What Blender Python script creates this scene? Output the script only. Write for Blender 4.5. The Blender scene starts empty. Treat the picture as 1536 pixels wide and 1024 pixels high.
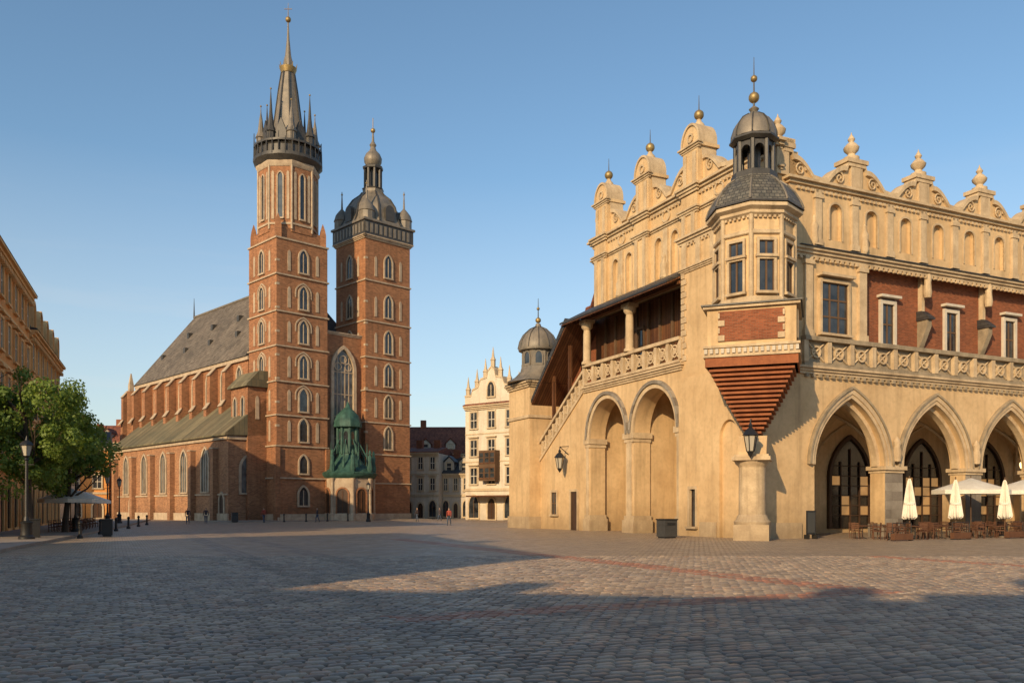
import bpy, bmesh, math, random
from mathutils import Vector, geometry
R=random.Random(7)
sc=bpy.context.scene
# ------------------------------------------------------------------ materials
def mk(name):
    m=bpy.data.materials.new(name); m.use_nodes=True
    nt=m.node_tree; b=nt.nodes['Principled BSDF']
    return m,nt,b
def N(nt,t,**k):
    n=nt.nodes.new(t)
    for a,v in k.items(): setattr(n,a,v)
    return n
def L(nt,a,b): nt.links.new(a,b)
def wallvec(nt,rot=0):
    g=N(nt,'ShaderNodeNewGeometry')
    c=N(nt,'ShaderNodeVectorMath',operation='CROSS_PRODUCT'); c.inputs[1].default_value=(0,0,1)
    L(nt,g.outputs['True Normal'],c.inputs[0])
    n=N(nt,'ShaderNodeVectorMath',operation='NORMALIZE'); L(nt,c.outputs[0],n.inputs[0])
    d=N(nt,'ShaderNodeVectorMath',operation='DOT_PRODUCT'); L(nt,n.outputs[0],d.inputs[0]); L(nt,g.outputs['Position'],d.inputs[1])
    s=N(nt,'ShaderNodeSeparateXYZ'); L(nt,g.outputs['Position'],s.inputs[0])
    cb=N(nt,'ShaderNodeCombineXYZ'); L(nt,d.outputs['Value'],cb.inputs[0]); L(nt,s.outputs[2],cb.inputs[1])
    return cb.outputs[0],g
def mix(nt,f,a,b,blend='MIX'):
    m=N(nt,'ShaderNodeMix',data_type='RGBA',blend_type=blend)
    for i,v in ((0,f),(6,a),(7,b)):
        if hasattr(v,'links'): L(nt,v,m.inputs[i])
        elif i==0: m.inputs[0].default_value=v
        else: m.inputs[i].default_value=(v[0],v[1],v[2],1)
    return m.outputs[2]
def noise(nt,vec,scale,detail=4,rough=.6):
    n=N(nt,'ShaderNodeTexNoise'); n.inputs['Scale'].default_value=scale
    n.inputs['Detail'].default_value=detail; n.inputs['Roughness'].default_value=rough
    if vec is not None: L(nt,vec,n.inputs['Vector'])
    return n.outputs['Fac']
def rng(nt,v,a,b,c=0,d=1):
    m=N(nt,'ShaderNodeMapRange'); L(nt,v,m.inputs[0])
    for i,x in enumerate((a,b,c,d)): m.inputs[i+1].default_value=x
    return m.outputs[0]
def scalev(nt,v,s):
    m=N(nt,'ShaderNodeMapping'); L(nt,v,m.inputs[0]); m.inputs['Scale'].default_value=s
    return m.outputs[0]
def surf(name,col,col2=None,rough=.85,sc1=.5,bump=.3,bscale=14,streak=.45,grime=0,metal=0,brick=None,mortar=None,spec=.3):
    m,nt,b=mk(name); v,g=wallvec(nt); pos=g.outputs['Position']
    col2=col2 or tuple(c*.7 for c in col)
    base=mix(nt,rng(nt,noise(nt,pos,sc1,6),.35,.68),col,col2)
    base=mix(nt,rng(nt,noise(nt,pos,sc1*9,5),.45,.75,0,.35),base,tuple(c*.62 for c in col2))
    if streak:
        st=noise(nt,scalev(nt,v,(1.6,.13,1)),1.0,5)
        base=mix(nt,rng(nt,st,.5,.78,0,streak),base,tuple(c*.45 for c in col2))
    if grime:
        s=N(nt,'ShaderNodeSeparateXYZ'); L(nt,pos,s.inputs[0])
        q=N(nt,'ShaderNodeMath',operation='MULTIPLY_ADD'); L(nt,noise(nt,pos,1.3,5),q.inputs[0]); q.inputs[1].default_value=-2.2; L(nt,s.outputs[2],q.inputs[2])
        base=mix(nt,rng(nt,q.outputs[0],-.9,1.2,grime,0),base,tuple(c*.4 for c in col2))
    h=noise(nt,pos,bscale,4)
    if brick:
        bt=N(nt,'ShaderNodeTexBrick'); L(nt,v,bt.inputs['Vector'])
        bt.inputs['Scale'].default_value=1; bt.inputs['Brick Width'].default_value=brick[0]; bt.inputs['Row Height'].default_value=brick[1]
        bt.inputs['Mortar Size'].default_value=brick[2]; bt.inputs['Mortar Smooth'].default_value=.3
        bt.inputs['Color1'].default_value=(1,1,1,1); bt.inputs['Color2'].default_value=(.58,.56,.56,1); bt.inputs['Mortar'].default_value=(1,1,1,1)
        base=mix(nt,1,base,bt.outputs['Color'],'MULTIPLY')
        if mortar: base=mix(nt,bt.outputs['Fac'],base,mortar)
        mm=N(nt,'ShaderNodeMath',operation='SUBTRACT'); L(nt,h,mm.inputs[0]); L(nt,bt.outputs['Fac'],mm.inputs[1]); h=mm.outputs[0]
    bp=N(nt,'ShaderNodeBump'); bp.inputs['Strength'].default_value=bump; bp.inputs['Distance'].default_value=.03
    L(nt,h,bp.inputs['Height']); L(nt,bp.outputs[0],b.inputs['Normal'])
    L(nt,base,b.inputs['Base Color']); b.inputs['Roughness'].default_value=rough; b.inputs['Metallic'].default_value=metal
    b.inputs['Specular IOR Level'].default_value=spec
    return m
M={}
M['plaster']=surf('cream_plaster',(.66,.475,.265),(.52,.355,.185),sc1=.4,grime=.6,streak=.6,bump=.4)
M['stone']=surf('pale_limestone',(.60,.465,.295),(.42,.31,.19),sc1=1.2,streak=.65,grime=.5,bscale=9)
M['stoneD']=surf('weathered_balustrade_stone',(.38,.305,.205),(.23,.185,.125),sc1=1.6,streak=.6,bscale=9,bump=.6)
M['stone2']=surf('grey_pier_stone',(.36,.32,.26),(.27,.23,.18),sc1=1.5,grime=.4,brick=(1.1,.55,.015),mortar=(.2,.17,.13))
M['brickS']=surf('red_brick_wall',(.38,.115,.045),(.25,.07,.03),sc1=.8,brick=(.27,.085,.012),mortar=(.2,.11,.065),streak=.45)
M['corbel']=surf('terracotta_corbel',(.34,.12,.048),(.22,.075,.033),sc1=1.5,streak=.4,bump=.5)
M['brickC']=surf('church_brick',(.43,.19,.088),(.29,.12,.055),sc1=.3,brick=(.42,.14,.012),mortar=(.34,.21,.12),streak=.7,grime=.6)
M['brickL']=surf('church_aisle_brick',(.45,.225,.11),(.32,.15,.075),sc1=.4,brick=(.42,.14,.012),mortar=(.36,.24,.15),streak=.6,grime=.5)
M['trimC']=surf('church_limestone_trim',(.50,.40,.28),(.35,.26,.18),sc1=1.5,streak=.4)
M['slate']=surf('dark_slate',(.075,.072,.068),(.045,.045,.045),rough=.55,brick=(.5,.25,.02),mortar=(.02,.02,.02),streak=.3,bump=.5,spec=.5)
M['slate2']=surf('grey_oriel_slate',(.20,.18,.14),(.12,.115,.095),rough=.5,sc1=1.5,brick=(.28,.2,.02),mortar=(.04,.04,.035),streak=.4,bump=.8,spec=.5)
M['lead']=surf('weathered_lead',(.24,.20,.15),(.14,.125,.10),rough=.5,sc1=1.2,streak=.6,spec=.5,metal=.1)
M['leadD']=surf('blackened_metal_roof',(.07,.063,.053),(.04,.037,.033),rough=.5,sc1=1.2,streak=.4,spec=.5)
M['roofN']=surf('nave_roof_tiles',(.25,.205,.155),(.155,.13,.10),sc1=.25,brick=(.6,.4,.03),mortar=(.07,.06,.05),streak=.5,bump=.6)
M['roofG']=surf('mossy_copper_roof',(.24,.195,.11),(.14,.13,.08),sc1=.4,brick=(.7,9,.03),mortar=(.07,.07,.05),streak=.6)
M['roofR']=surf('red_roof_tiles',(.34,.12,.065),(.22,.08,.048),brick=(.3,.3,.03),mortar=(.08,.03,.02),bump=.6)
M['copper']=surf('green_copper',(.05,.125,.098),(.022,.058,.046),sc1=1.6,streak=.6,rough=.6)
M['wood']=surf('brown_timber',(.20,.085,.034),(.11,.045,.02),brick=(.22,6,.02),mortar=(.02,.01,.006),streak=.4,rough=.6)
M['door']=surf('dark_oak_door',(.07,.038,.022),(.04,.022,.014),rough=.5,streak=.2)
M['iron']=surf('black_cast_iron',(.018,.018,.018),(.012,.012,.012),rough=.45,streak=0,spec=.5)
M['canvas']=surf('white_canvas',(.80,.76,.66),(.70,.65,.55),rough=.9,sc1=1.5,streak=.15)
M['wicker']=surf('brown_wicker',(.13,.06,.03),(.07,.03,.018),rough=.7,streak=0)
M['grey']=surf('grey_steel_panel',(.06,.058,.055),(.04,.04,.04),rough=.5,streak=.3)
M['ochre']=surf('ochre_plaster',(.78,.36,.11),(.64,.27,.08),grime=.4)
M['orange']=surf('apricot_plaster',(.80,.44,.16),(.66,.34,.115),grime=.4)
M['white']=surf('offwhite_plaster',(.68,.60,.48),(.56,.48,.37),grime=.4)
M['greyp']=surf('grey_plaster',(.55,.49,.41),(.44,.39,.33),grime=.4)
M['sill']=surf('trim_plaster',(.60,.48,.32),(.48,.37,.24))
M['sillO']=surf('apricot_trim_plaster',(.82,.51,.23),(.68,.38,.15))
M['frame']=surf('white_window_frame',(.62,.56,.46),(.5,.44,.35),streak=.2)
M['framed']=surf('brown_window_frame',(.15,.09,.05),(.1,.06,.035),streak=.1)
M['pave']=surf('pavement_slab',(.32,.27,.22),(.23,.195,.16),sc1=.8,streak=0)
M['bark']=surf('tree_bark',(.09,.065,.045),(.05,.037,.027),streak=.4)
def simple(name,c,r=.5,metal=0,emit=0):
    m,nt,b=mk(name); b.inputs['Base Color'].default_value=(*c,1); b.inputs['Roughness'].default_value=r; b.inputs['Metallic'].default_value=metal
    if emit: b.inputs['Emission Color'].default_value=(*c,1); b.inputs['Emission Strength'].default_value=emit
    return m
def glassm(name,c,r=.08,em=None):
    m,nt,b=mk(name); g=N(nt,'ShaderNodeNewGeometry')
    n=noise(nt,g.outputs['Position'],.9,2)
    L(nt,mix(nt,rng(nt,n,.4,.65),c,tuple(x*.3 for x in c)),b.inputs['Base Color'])
    b.inputs['Roughness'].default_value=r; b.inputs['Specular IOR Level'].default_value=.7
    bp=N(nt,'ShaderNodeBump'); bp.inputs['Strength'].default_value=.06; L(nt,noise(nt,g.outputs['Position'],2.5,1),bp.inputs['Height']); L(nt,bp.outputs[0],b.inputs['Normal'])
    if em: b.inputs['Emission Color'].default_value=(*em,1); b.inputs['Emission Strength'].default_value=1
    return m
M['glass']=glassm('window_glass',(.045,.05,.055))
M['glassL']=glassm('leaded_glass',(.12,.125,.12),.3)
M['shop']=glassm('shop_glass_dark',(.03,.024,.018),.12)
M['shoplit']=glassm('shop_glass_with_lit_room',(.2,.12,.05),.12,(.30,.15,.05))
M['gold']=surf('dull_gilded_copper',(.42,.30,.12),(.26,.18,.08),rough=.5,metal=.6,streak=.3,spec=.5)
M['lampglass']=simple('lantern_glass',(.42,.38,.3),.25)
M['bulb']=simple('warm_hanging_lamp',(1,.62,.28),.4,0,4)
M['skin']=simple('skin',(.45,.28,.2),.6); M['cloth']=simple('dark_jacket',(.06,.045,.05),.9); M['jeans']=simple('blue_jeans',(.05,.07,.11),.9); M['red']=simple('red_shirt',(.3,.06,.04),.9)
M['cream2']=simple('menu_board_paper',(.05,.05,.045),.6)
def leafmat(name,c1,c2):
    m,nt,b=mk(name); g=N(nt,'ShaderNodeNewGeometry')
    L(nt,mix(nt,rng(nt,noise(nt,g.outputs['Position'],1.4,4),.35,.65),c1,c2),b.inputs['Base Color'])
    b.inputs['Roughness'].default_value=.6
    t=N(nt,'ShaderNodeBsdfTranslucent'); t.inputs[0].default_value=(c1[0]*1.3,c1[1]*1.3,c1[2],1)
    ms=N(nt,'ShaderNodeMixShader'); ms.inputs[0].default_value=.35
    L(nt,b.outputs[0],ms.inputs[1]); L(nt,t.outputs[0],ms.inputs[2]); L(nt,ms.outputs[0],nt.nodes['Material Output'].inputs[0])
    return m
M['leaf']=leafmat('linden_leaves',(.19,.26,.04),(.09,.155,.025))
# paving
def paving(name,ang,bw,rh,c1,c2,mort,rough=.5,bump=1.0,msize=.02):
    m,nt,b=mk(name); g=N(nt,'ShaderNodeNewGeometry'); pos=g.outputs['Position']
    mp=N(nt,'ShaderNodeMapping'); L(nt,pos,mp.inputs[0]); mp.inputs['Rotation'].default_value=(0,0,-ang)
    nn=N(nt,'ShaderNodeTexNoise'); nn.inputs['Scale'].default_value=2.3; nn.inputs['Detail'].default_value=2; L(nt,pos,nn.inputs['Vector'])
    sb=N(nt,'ShaderNodeVectorMath',operation='SUBTRACT'); L(nt,nn.outputs['Color'],sb.inputs[0]); sb.inputs[1].default_value=(.5,.5,.5)
    sm=N(nt,'ShaderNodeVectorMath',operation='SCALE'); L(nt,sb.outputs[0],sm.inputs[0]); sm.inputs['Scale'].default_value=.1
    ad=N(nt,'ShaderNodeVectorMath',operation='ADD'); L(nt,mp.outputs[0],ad.inputs[0]); L(nt,sm.outputs[0],ad.inputs[1])
    bt=N(nt,'ShaderNodeTexBrick'); L(nt,ad.outputs[0],bt.inputs['Vector']); bt.inputs['Scale'].default_value=1
    bt.inputs['Brick Width'].default_value=bw; bt.inputs['Row Height'].default_value=rh; bt.inputs['Mortar Size'].default_value=msize; bt.inputs['Mortar Smooth'].default_value=.7
    bt.inputs['Color1'].default_value=(*c1,1); bt.inputs['Color2'].default_value=(*c2,1); bt.inputs['Mortar'].default_value=(*mort,1)
    big=rng(nt,noise(nt,pos,.09,5),.3,.7); col=mix(nt,big,bt.outputs['Color'],(1.25,1.15,1.0),'MULTIPLY')
    col=mix(nt,rng(nt,noise(nt,pos,.8,6),.45,.75,0,.5),col,tuple(x*.6 for x in c2))
    col=mix(nt,rng(nt,noise(nt,pos,22,4),.4,.7,0,.3),col,tuple(x*.5 for x in c1))
    L(nt,col,b.inputs['Base Color'])
    L(nt,rng(nt,noise(nt,pos,1.1,5),.3,.7,rough-.12,rough+.15),b.inputs['Roughness'])
    h=N(nt,'ShaderNodeMath',operation='MULTIPLY_ADD'); L(nt,bt.outputs['Fac'],h.inputs[0]); h.inputs[1].default_value=-1.0
    L(nt,rng(nt,noise(nt,pos,9,4),0,1,0,.9),h.inputs[2])
    bp=N(nt,'ShaderNodeBump'); bp.inputs['Strength'].default_value=bump; bp.inputs['Distance'].default_value=.03
    L(nt,h.outputs[0],bp.inputs['Height']); L(nt,bp.outputs[0],b.inputs['Normal']); b.inputs['Specular IOR Level'].default_value=.5
    return m
ANG=math.atan2(.4245,.9055)
M['cob']=paving('granite_setts',ANG,.26,.17,(.44,.345,.25),(.30,.235,.175),(.10,.078,.057),rough=.5)
M['cob2']=paving('granite_sett_strip',ANG+math.pi/2,.42,.26,(.32,.265,.205),(.22,.18,.145),(.07,.055,.042))
M['redp']=paving('red_clinker_paving',ANG+math.pi/2,.30,.15,(.38,.18,.11),(.28,.13,.08),(.12,.07,.045))
def settmat():
    m,nt,b=mk('worn_granite_sett_stones'); g=N(nt,'ShaderNodeNewGeometry'); pos=g.outputs['Position']
    at=N(nt,'ShaderNodeAttribute'); at.attribute_name='tone'
    col=mix(nt,rng(nt,noise(nt,pos,.09,5),.3,.7),at.outputs['Color'],(1.2,1.12,1.0),'MULTIPLY')
    col=mix(nt,rng(nt,noise(nt,pos,.8,6),.42,.72,0,.5),col,(.15,.12,.095))
    col=mix(nt,rng(nt,noise(nt,pos,30,4),.4,.7,0,.35),col,(.13,.105,.085))
    L(nt,col,b.inputs['Base Color']); L(nt,rng(nt,noise(nt,pos,1.1,5),.3,.7,.28,.58),b.inputs['Roughness']); b.inputs['Specular IOR Level'].default_value=.55
    bp=N(nt,'ShaderNodeBump'); bp.inputs['Strength'].default_value=.7; bp.inputs['Distance'].default_value=.012
    L(nt,noise(nt,pos,24,5),bp.inputs['Height']); L(nt,bp.outputs[0],b.inputs['Normal'])
    return m
M['sett']=settmat()
# ------------------------------------------------------------------ builder
class Fr:
    def __init__(s,o,a,n,oz=0): s.o=o; s.a=a; s.n=n; s.oz=oz
    def __call__(s,x,z,d=0): return (s.o[0]+s.a[0]*x+s.n[0]*d, s.o[1]+s.a[1]*x+s.n[1]*d, z+s.oz)
class Obj:
    def __init__(s,name,loc=(0,0,0)): s.name=name; s.p={}; s.loc=loc
    def add(s,pn,m,vs,fs):
        v,f=s.p.setdefault((pn,m),([],[])); k=len(v); v.extend(vs); f.extend([tuple(i+k for i in q) for q in fs])
    def done(s):
        e=bpy.data.objects.new(s.name,None); sc.collection.objects.link(e); e.location=s.loc
        for (pn,m),(v,f) in s.p.items():
            me=bpy.data.meshes.new(pn); me.from_pydata(v,[],f); me.materials.append(M[m])
            bm=bmesh.new(); bm.from_mesh(me); bmesh.ops.recalc_face_normals(bm,faces=bm.faces); bm.to_mesh(me); bm.free()
            me.shade_smooth(); me.set_sharp_from_angle(angle=math.radians(35))
            o=bpy.data.objects.new(pn,me); sc.collection.objects.link(o); o.parent=e
        return e
def box(o,pn,m,F,s0,s1,z0,z1,d0,d1):
    vs=[F(s,z,d) for d in (d0,d1) for z in (z0,z1) for s in (s0,s1)]
    o.add(pn,m,vs,[(0,1,3,2),(4,6,7,5),(0,4,5,1),(2,3,7,6),(0,2,6,4),(1,5,7,3)])
def panel(o,pn,m,F,outer,holes,d0,d1):
    loops=[outer]+list(holes); flat=[p for l in loops for p in l]; n=len(flat)
    tr=geometry.tessellate_polygon([[Vector((x,z,0)) for x,z in l] for l in loops])
    vs=[F(x,z,d0) for x,z in flat]+[F(x,z,d1) for x,z in flat]
    fs=[tuple(t) for t in tr]+[tuple(i+n for i in reversed(t)) for t in tr]
    k=0
    for l in loops:
        for i in range(len(l)):
            j=(i+1)%len(l); fs.append((k+i,k+j,k+j+n,k+i+n))
        k+=len(l)
    o.add(pn,m,vs,fs)
def ring(o,pn,m,F,inn,out,d0,d1,closed=False):
    n=len(inn); vs=[F(x,z,d0) for x,z in inn]+[F(x,z,d0) for x,z in out]+[F(x,z,d1) for x,z in inn]+[F(x,z,d1) for x,z in out]
    fs=[]
    for i in range(n if closed else n-1):
        j=(i+1)%n
        fs+=[(i,j,n+j,n+i),(2*n+i,3*n+i,3*n+j,2*n+j),(i,2*n+i,2*n+j,j),(n+i,n+j,3*n+j,3*n+i)]
    if not closed: fs+=[(0,n,3*n,2*n),(n-1,3*n-1,4*n-1,2*n-1)]
    o.add(pn,m,vs,fs)
def arch(c,z0,zs,za,w,pointed=True,n=8):
    T=math.pi/3 if pointed else math.pi/2; r=[]
    for i in range(n+1):
        t=T*i/n; r.append((-w/2*(1-(1-math.cos(t))/(1-math.cos(T))), zs+(za-zs)*math.sin(t)/math.sin(T)))
    pts=[(c-w/2,z0)]+[(c+x,z) for x,z in r]+[(c-x,z) for x,z in reversed(r[:-1])]+[(c+w/2,z0)]
    return pts
def lathe(o,pn,m,cx,cy,prof,n=20,rot=0,z=0):
    vs=[];fs=[]
    for r,h in prof:
        for i in range(n):
            a=rot+2*math.pi*i/n; vs.append((cx+r*math.cos(a),cy+r*math.sin(a),h+z))
    for k in range(len(prof)-1):
        for i in range(n):
            j=(i+1)%n; fs.append((k*n+i,k*n+j,(k+1)*n+j,(k+1)*n+i))
    fs.append(tuple(range(n-1,-1,-1))); fs.append(tuple(range((len(prof)-1)*n,len(prof)*n)))
    o.add(pn,m,vs,fs)
def ball(r,z,n=7): return [(max(.004,r*math.sin(math.pi*i/n)),z-r*math.cos(math.pi*i/n)) for i in range(n+1)]
def bar(o,pn,m,p0,p1,r0,r1=None,n=8):
    r1=r0 if r1 is None else r1; p0=Vector(p0); p1=Vector(p1); d=(p1-p0).normalized()
    x=d.orthogonal().normalized(); y=d.cross(x); vs=[]
    for p,r in ((p0,r0),(p1,r1)):
        for i in range(n):
            a=2*math.pi*i/n; vs.append(tuple(p+x*(r*math.cos(a))+y*(r*math.sin(a))))
    o.add(pn,m,vs,[(i,(i+1)%n,n+(i+1)%n,n+i) for i in range(n)]+[tuple(range(n-1,-1,-1)),tuple(range(n,2*n))])
def cornice(o,m,F,s0,s1,z,h=.5,p=.4,d=0,pn='cornice',e=1):
    for i,(a,b,q) in enumerate(((0,.35,.35),(.35,.7,.65),(.7,1,1))):
        x=q*p*e
        box(o,pn,m,F,s0-x,s1+x,z+h*a,z+h*b,d-.05,d+p*q)
def dentils(o,m,F,s0,s1,z,d,st=.42,w=.2,h=.2,p=.16):
    s=s0+st/2
    while s<s1-w: box(o,'dentils',m,F,s,s+w,z-h,z,d-.02,d+p); s+=st
def rwin(o,F,c,z0,w,h,fm='frame',tm='sill',nx=1,nz=2,proud=.12,hood=False,d=0,tw=.16,glass='glass'):
    box(o,'window_glass',glass,F,c-w/2,c+w/2,z0,z0+h,d-.02,d+.015)
    for a,b in ((c-w/2-tw,c-w/2),(c+w/2,c+w/2+tw)): box(o,'window_surround',tm,F,a,b,z0,z0+h,d-.02,d+proud)
    box(o,'window_surround',tm,F,c-w/2-tw,c+w/2+tw,z0+h,z0+h+tw*1.2,d-.02,d+proud)
    box(o,'window_sill',tm,F,c-w/2-tw*1.4,c+w/2+tw*1.4,z0-.14,z0,d-.02,d+proud*1.6)
    if hood: box(o,'window_hood',tm,F,c-w/2-tw*1.8,c+w/2+tw*1.8,z0+h+tw*1.2+.12,z0+h+tw*1.2+.28,d-.02,d+proud*2.4)
    f=.05
    for i in range(nx+1):
        x=c-w/2+w*i/nx; x0=max(c-w/2,x-f); x1=min(c+w/2,x+f); box(o,'window_frame',fm,F,x0,x1,z0,z0+h,d+.015,d+.06)
    for i in range(nz+1):
        x=z0+h*i/nz; x0=max(z0,x-f); x1=min(z0+h,x+f); box(o,'window_frame',fm,F,c-w/2+f,c+w/2-f,x0,x1,d+.015,d+.055)
def awin(o,F,c,z0,w,h,tm='trimC',g=.28,pointed=True,proud=.16,glass='glass',mull=1,d=0,fm=None,rise=None):
    rise=rise or w*.85; zs=z0+h-rise; a=arch(c,z0,zs,z0+h,w,pointed,6); b=arch(c,z0,zs,z0+h+g*1.1,w+2*g,pointed,6)
    panel(o,'window_glass',glass,F,a,[],d-.02,d+.03)
    ring(o,'window_surround',tm,F,a,b,d-.02,d+proud)
    box(o,'window_sill',tm,F,c-w/2-g,c+w/2+g,z0-.2,z0,d-.02,d+proud*1.4)
    fm=fm or tm
    for i in range(1,mull+1):
        x=c-w/2+w*i/(mull+1); box(o,'window_mullion',fm,F,x-.05,x+.05,z0,zs+rise*.6,d+.03,d+.1)
def blind(o,F,c,z0,w,h,tm='trimC',d=0):
    panel(o,'blind_lancet',tm,F,arch(c,z0,z0+h-w,z0+h,w,True,4),[],d-.02,d+.07)
def notched(s0,s1,z0,z1,ar):
    p=[(s0,z0)]
    for a in ar: p+=a
    return p+[(s1,z0),(s1,z1),(s0,z1)]
def sub2(a,b): return (a[0]+b[0],a[1]+b[1])
def mul2(a,k): return (a[0]*k,a[1]*k)
# ------------------------------------------------------------------ CLOTH HALL
C=(13.65,48.0); U=(-.4245,.9055); V=(.9055,.4245); nV=(-.9055,-.4245); nU=(.4245,-.9055)
FR=Fr(C,V,nU)
def FL(t): return Fr(sub2(C,mul2(V,t)),U,nV)
o=Obj('cloth_hall')
P='plaster'; S='stone'; SD_='stoneD'
ac=[7.3+7.25*k for k in range(6)]; AW=5.7
arcs=[arch(c,0,4.3,8.3,AW,True,12) for c in ac]
TE=52
panel(o,'arcade_wall',P,FR,notched(3.0,TE,0,10,arcs),[],-1.1,0)
for c in ac:
    a=arch(c,4.3,4.3,8.3,AW,True,12); b=arch(c,4.3,4.3,8.85,AW+.9,True,12); b2=arch(c,4.3,4.3,8.55,AW+.4,True,12); b3=arch(c,4.3,4.3,9.0,AW+1.15,True,12)
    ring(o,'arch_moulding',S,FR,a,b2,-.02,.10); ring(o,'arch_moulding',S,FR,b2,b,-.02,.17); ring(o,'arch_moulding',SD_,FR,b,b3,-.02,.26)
    a2=arch(c,4.3,4.3,8.0,AW-.5,True,12); ring(o,'arch_moulding',S,FR,a2,a,-.8,-.35)
    q=arch(c,.3,3.8,6.6,3.6,True,8)
    panel(o,'shop_glass','shop',FR,q,[],-6.95,-6.9)
    rr_=random.Random(int(c*10))
    for i in range(-2,2):
        for kz,z in enumerate((1.2,1.9,2.6,3.3)):
            if rr_.random()<.42: box(o,'lit_pane','shoplit',FR,c+i*.9+.05,c+i*.9+.85,z+.05,z+.68,-6.9,-6.88)
    ring(o,'shop_frame','door',FR,arch(c,.3,3.8,6.6,3.6,True,8),arch(c,.3,3.8,6.9,4.1,True,8),-7,-6.75)
    for i in range(-1,2): box(o,'shop_frame','door',FR,c+i*.9-.05,c+i*.9+.05,.3,5.9-abs(i)*.9,-6.88,-6.8)
    for z in (1.2,1.9,2.6,3.3,4.0,4.7): box(o,'shop_frame','door',FR,c-(1.8 if z<3.9 else 1.5),c+(1.8 if z<3.9 else 1.5),z-.03,z+.03,-6.88,-6.82)
    n=14; vs=[];fs=[]
    def pr(x): x=abs(x); return 4.3+4.2*math.sin(math.acos(min(1,(x+1)/2)) )/math.sin(math.pi/3)
    for i in range(n+1):
        for j in range(n+1):
            x=-1+2*i/n; y=-1+2*j/n
            vs.append(FR(c+x*3.62,max(pr(x),pr(y)),-4.05+y*2.95))
    for i in range(n):
        for j in range(n): fs.append((i*(n+1)+j,(i+1)*(n+1)+j,(i+1)*(n+1)+j+1,i*(n+1)+j+1))
    o.add('vault',P,vs,fs)
    for sg in (1,-1):
        prev=None
        for i in range(n+1):
            x=-1+2*i/n; p=FR(c+x*3.62,pr(x)-.05,-4.05+sg*x*2.95)
            if prev: bar(o,'vault_rib',S,prev,p,.11,n=6)
            prev=p
    x,y,_=FR(c,0,-4.05); bar(o,'arcade_lamp_rod','iron',(x,y,5.2),(x,y,8.4),.025); lathe(o,'arcade_lamp','bulb',x,y,[(.1,4.7),(.17,5.0),(.12,5.15)],8); lathe(o,'arcade_lamp_cap','iron',x,y,[(.22,5.15),(.05,5.35)],8)
for k in range(7):
    c=3.675+7.25*k
    if k>0:
        w=.73
        box(o,'pier_base','stone2',FR,c-w-.14,c+w+.14,0,.75,-1.2,.14)
        box(o,'pier_shaft','stone2',FR,c-w-.02,c+w+.02,.75,3.9,-1.12,.03)
        box(o,'pier_capital',S,FR,c-w-.08,c+w+.08,3.9,4.08,-1.2,.1)
        box(o,'pier_capital',S,FR,c-w-.2,c+w+.2,4.08,4.32,-1.3,.22)
        lathe(o,'pier_bust',S,*FR(c,0,.25)[:2],[(.02,4.5),(.22,4.6),(.3,5.1),(.2,5.5),(.24,5.8),(.05,6.1)],10)
    T=Fr(FR(c,0,0)[:2],mul2(nU,-1),V)
    panel(o,'transverse_arch',P,T,[(1.0,4.3)]+arch(4.05,4.3,4.3,8.2,5.6,True,8)+[(7,4.3),(7,9.5),(1.0,9.5)],[],-.35,.35)
    box(o,'transverse_arch',P,T,6.4,7,0,4.3,-.35,.35)
box(o,'arcade_back_wall',P,FR,3,TE,0,10,-7.4,-7.0)
box(o,'corner_block',P,FR,0,3,0,9.98,-6.8,0)
F0=FL(0)
skin=notched(.0,6.8,0,9.9,[arch(1.95,0,5.8,6.9,1.7,False,8)])
panel(o,'corner_block',P,F0,skin,[[(5.0,.55),(5.7,.55),(5.7,2.9),(5.0,2.9)]],0.002,.22)
rwin(o,F0,5.35,.6,.6,2.3,'door',S,1,1,.26,d=.03)
box(o,'plinth',S,F0,3.0,4.6,0,.9,.22,.32)
box(o,'plinth',S,FR,.6,3.4,0,.9,.0,.12)
box(o,'upper_block',P,FR,0,8.6,9.98,16.6,-6.8,0)
box(o,'brick_storey','brickS',FR,8.6,TE,9.98,16.6,-20.6,-.6)
box(o,'loggia_back_wall',P,FR,2,8.6,9.98,16.6,-20.6,-6.8)
box(o,'attic_wall',P,FR,2,TE,16.6,20.4,-20.6,0)
box(o,'corner_block_top',P,FR,.0,2,16.6,18.3,-6.8,0)
cornice(o,S,F0,0,6.8,18.3,.45,.35,0); dentils(o,S,F0,0,6.8,18.3,0,.36,.18,.16,.12)
cornice(o,S,F0,0,6.8,16.5,.3,.22,0)
for s in (.8,2.2,3.6,5.0,6.4): box(o,'pilaster',S,F0,s-.22,s+.22,16.8,18.3,0,.14)
for k in range(14): w=.35 if k%2 else .55; box(o,'quoin',S,F0,6.8-w,6.8,11+k*.4,11.34+k*.4,0,.06)
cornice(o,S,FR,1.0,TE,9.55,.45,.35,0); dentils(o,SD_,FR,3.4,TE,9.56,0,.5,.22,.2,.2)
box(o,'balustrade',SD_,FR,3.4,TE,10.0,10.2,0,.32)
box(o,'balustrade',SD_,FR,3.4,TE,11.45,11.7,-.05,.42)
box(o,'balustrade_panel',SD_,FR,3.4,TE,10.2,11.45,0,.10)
t=3.5
while t<TE:
    box(o,'balustrade_post',S,FR,t-.16,t+.16,10.2,11.45,.10,.36)
    for z0,z1 in ((10.3,11.35),(11.35,10.3)):
        bar(o,'balustrade_tracery',S,FR(t+.25,z0,.15),FR(t+1.55,z1,.15),.055,n=5)
    rp=[(t+.9+.36*math.cos(x*math.pi/6),10.82+.36*math.sin(x*math.pi/6)) for x in range(12)]
    rq=[(t+.9+.27*math.cos(x*math.pi/6),10.82+.27*math.sin(x*math.pi/6)) for x in range(12)]
    ring(o,'balustrade_tracery',S,FR,rq,rp,.10,.24,True)
    t+=1.8
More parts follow.
